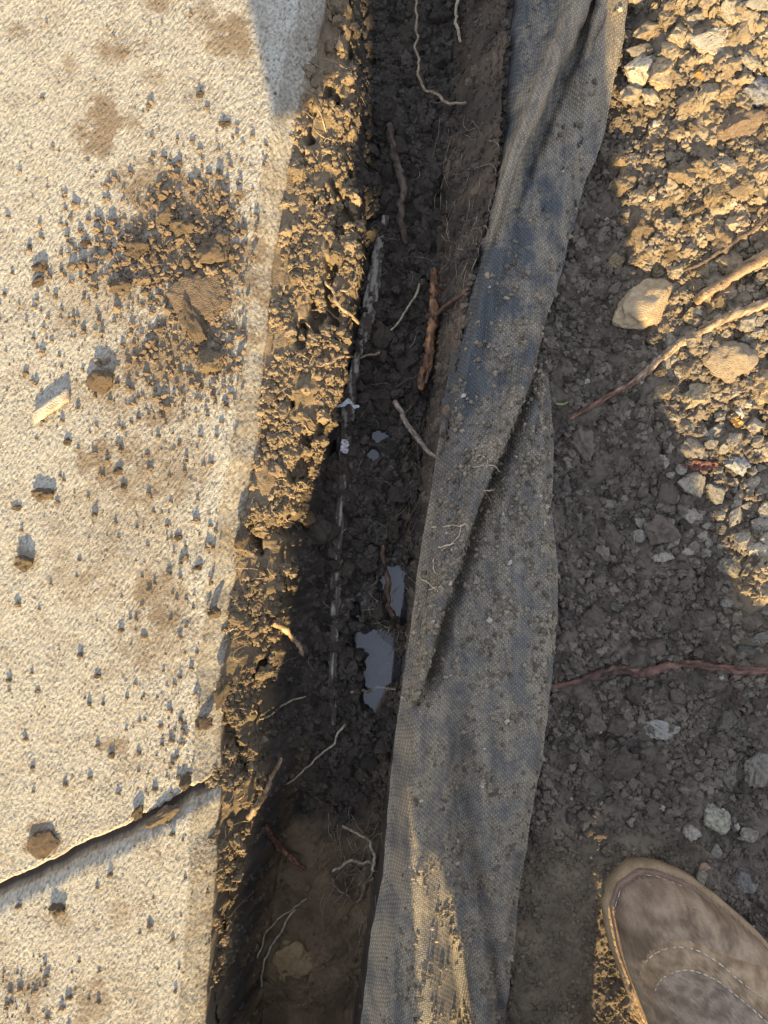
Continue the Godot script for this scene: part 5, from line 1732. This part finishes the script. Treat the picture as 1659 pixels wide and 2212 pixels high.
func at_fold_u(v: float) -> float:
	var l := UP_RIGHT
	for i in range(1, l.size()):
		if v < l[i][1]: return lerpf(l[i - 1][0], l[i][0], (v - l[i - 1][1]) / (l[i][1] - l[i - 1][1]))
	return 0.0

func scrap(called: String, pts: Array, wide: float, c: Color, label: String, cat: String, lift: float) -> void:
	var w := PackedVector3Array()
	for p in pts: w.append(on_soil(p[0], p[1]))
	var top := -1.0
	for q in w: top = maxf(top, q.y)
	for i in w.size(): w[i].y = lerpf(w[i].y, top, 0.6) + lift * 0.3
	var l := smooth_line(w, 8)
	var p := PackedVector3Array()
	var cc := PackedColorArray()
	var nz := fuzz(int(pts[0][0]), 260.0, FastNoiseLite.TYPE_SIMPLEX_SMOOTH, 2)
	var side := (l[l.size() - 1] - l[0]).cross(Vector3.UP).normalized()
	for i in l.size():
		var f := float(i) / (l.size() - 1)
		var half := wide * (0.25 + 0.75 * sin(PI * clampf(f * 0.94 + 0.03, 0.0, 1.0)))
		for k in 7:
			var a := k / 3.0 - 1.0
			var q := l[i] - side * a * half * (1.0 + 0.5 * nz.get_noise_2d(l[i].z + l[i].x, a * 0.01))
			q.y += absf(a) * half * 0.4 + nz.get_noise_2d(q.x, q.z) * wide * 0.7
			p.append(q)
			cc.append(shade(c, 0.85 + 0.5 * nz.get_noise_2d(q.x * 1.5, q.z * 1.5)))
	var o := put_mesh(called, grid(7, l.size(), p, cc, PackedVector2Array(), PackedByteArray(), 0.0003), wood_mat)
	tag(o, label, cat)

func _ready() -> void:
	# ------------------------------------------------ camera, sky, sun
	var cam := Camera3D.new()
	cam.name = "camera"
	cam.fov = rad_to_deg(2.0 * atan(1106.0 * PX / EYE))
	cam.near = 0.02
	cam.far = 300.0
	cam.transform = Transform3D(Basis(Vector3.RIGHT, -PI / 2.0), Vector3(0, EYE, 0))
	add_child(cam)
	cam.current = true
	var env := Environment.new()
	env.background_mode = Environment.BG_SKY
	var sky_mat := ProceduralSkyMaterial.new()
	sky_mat.sky_top_color = Color(0.56, 0.60, 0.67)
	sky_mat.sky_horizon_color = Color(0.78, 0.74, 0.68)
	sky_mat.ground_bottom_color = Color(0.2, 0.18, 0.16)
	sky_mat.ground_horizon_color = Color(0.6, 0.56, 0.5)
	sky_mat.sky_curve = 0.12
	sky_mat.sky_energy_multiplier = 1.12
	var sky := Sky.new()
	sky.sky_material = sky_mat
	env.sky = sky
	env.tonemap_mode = Environment.TONE_MAPPER_LINEAR
	env.tonemap_exposure = 3.3
	env.sdfgi_enabled = true
	env.ssao_enabled = true
	env.ssil_enabled = true
	var we := WorldEnvironment.new()
	we.name = "world_environment"
	we.environment = env
	add_child(we)
	var sun := DirectionalLight3D.new()
	sun.name = "sun"
	sun.light_energy = 1.6
	sun.light_color = Color(1.0, 0.885, 0.655)
	sun.light_angular_distance = 0.5
	sun.shadow_enabled = true
	add_child(sun)
	sun.look_at_from_position(Vector3.ZERO, Vector3(0.02, -SLOPE, -1.0), Vector3.UP)

	# ------------------------------------------------ materials
	rng.seed = 20240
	fine_tex = noise_tex(0.035, 4, 51, 512)
	soil_mat = matte(0.95, fine_tex, 0.028, 0.06)
	wet_mat = matte(0.42, fine_tex, 0.028, 0.05)
	wet_mat.metallic_specular = 0.6
	slab_mat = matte(0.92, noise_tex(0.06, 3, 52, 512), 0.05, 0.035)
	crumb_mat = matte(0.95)
	wood_mat = matte(0.85, noise_tex(0.04, 4, 53, 256), 0.016, 0.11)

	# ------------------------------------------------ setting
	lay_lines()
	for p in JOINT:
		var w := spot(p[0], p[1], 0.0)
		joint.append(Vector2(w.x, w.z))
	for s in STAINS:
		var w := spot(s[0], s[1], 0.0)
		stain_at.append([w.x, w.z, s[2] * PX, s[3] * PX, s[4]])
	build_ground()
	var slab_a := build_slab(false)
	tag(slab_a, "broad sunlit concrete slab above the joint, flecked with soil crumbs", "concrete slab", "", "structure")
	var slab_b := build_slab(true)
	tag(slab_b, "smaller concrete slab corner below the dark joint, with a worn rounded edge", "concrete slab", "", "structure")

	# ------------------------------------------------ the fabric laid over the trench's edge
	weave_textures()
	var fab := root_node("geotextile_fabric")
	tag(fab, "long strip of dusty black woven fabric folded along the trench's edge", "fabric")
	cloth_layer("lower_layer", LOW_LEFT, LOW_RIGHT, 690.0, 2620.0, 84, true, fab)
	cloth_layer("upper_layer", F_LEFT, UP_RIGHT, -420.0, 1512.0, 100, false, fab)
	pleat_roll(PLEAT, -300.0, 515.0, 0.0098, 0.0016, fab)
	pleat_roll(SMALL_PLEAT, -300.0, 138.0, 0.0062, 0.0030, fab)
	for q in [[1252, 312, 7, 0.4], [1244, 320, 6, 1.2], [1174, 452, 6, 0.2], [1248, 432, 8, 0.9], [1216, 368, 5, 0.3], [1238, 278, 5, 1.0], [905, 1520, 9, 0.5], [918, 2075, 13, -0.45], [905, 2120, 14, -0.3], [903, 2170, 12, -0.5]]: flap(q[0], q[1], q[2], q[3], fab)

	# ------------------------------------------------ the boot and the person who wears it
	boot_at = spot(1360, 1862, 0.0) + Vector3(0, -0.004, 0)
	var boot := make_boot("work_boot")
	tag(boot, "brown leather work boot with pale stitching and a tan sole standing on the soil", "boot")
	boot.transform = Transform3D(Basis(Vector3(boot_axis.y, 0, -boot_axis.x), Vector3.UP, Vector3(boot_axis.x, 0, boot_axis.y)), boot_at)
	var other := boot.duplicate()
	other.name = numbered("work_boot")
	add_child(other)
	tag(other, "brown leather work boot on the photographer's other foot, outside the picture", "boot")
	other.transform = Transform3D(Basis(Vector3.UP, 0.0), Vector3(0.117, 0.008, 0.52))
	person()

	build_water()
	build_board()
	crumbs()
	clods_and_stones()
	roots_and_litter()
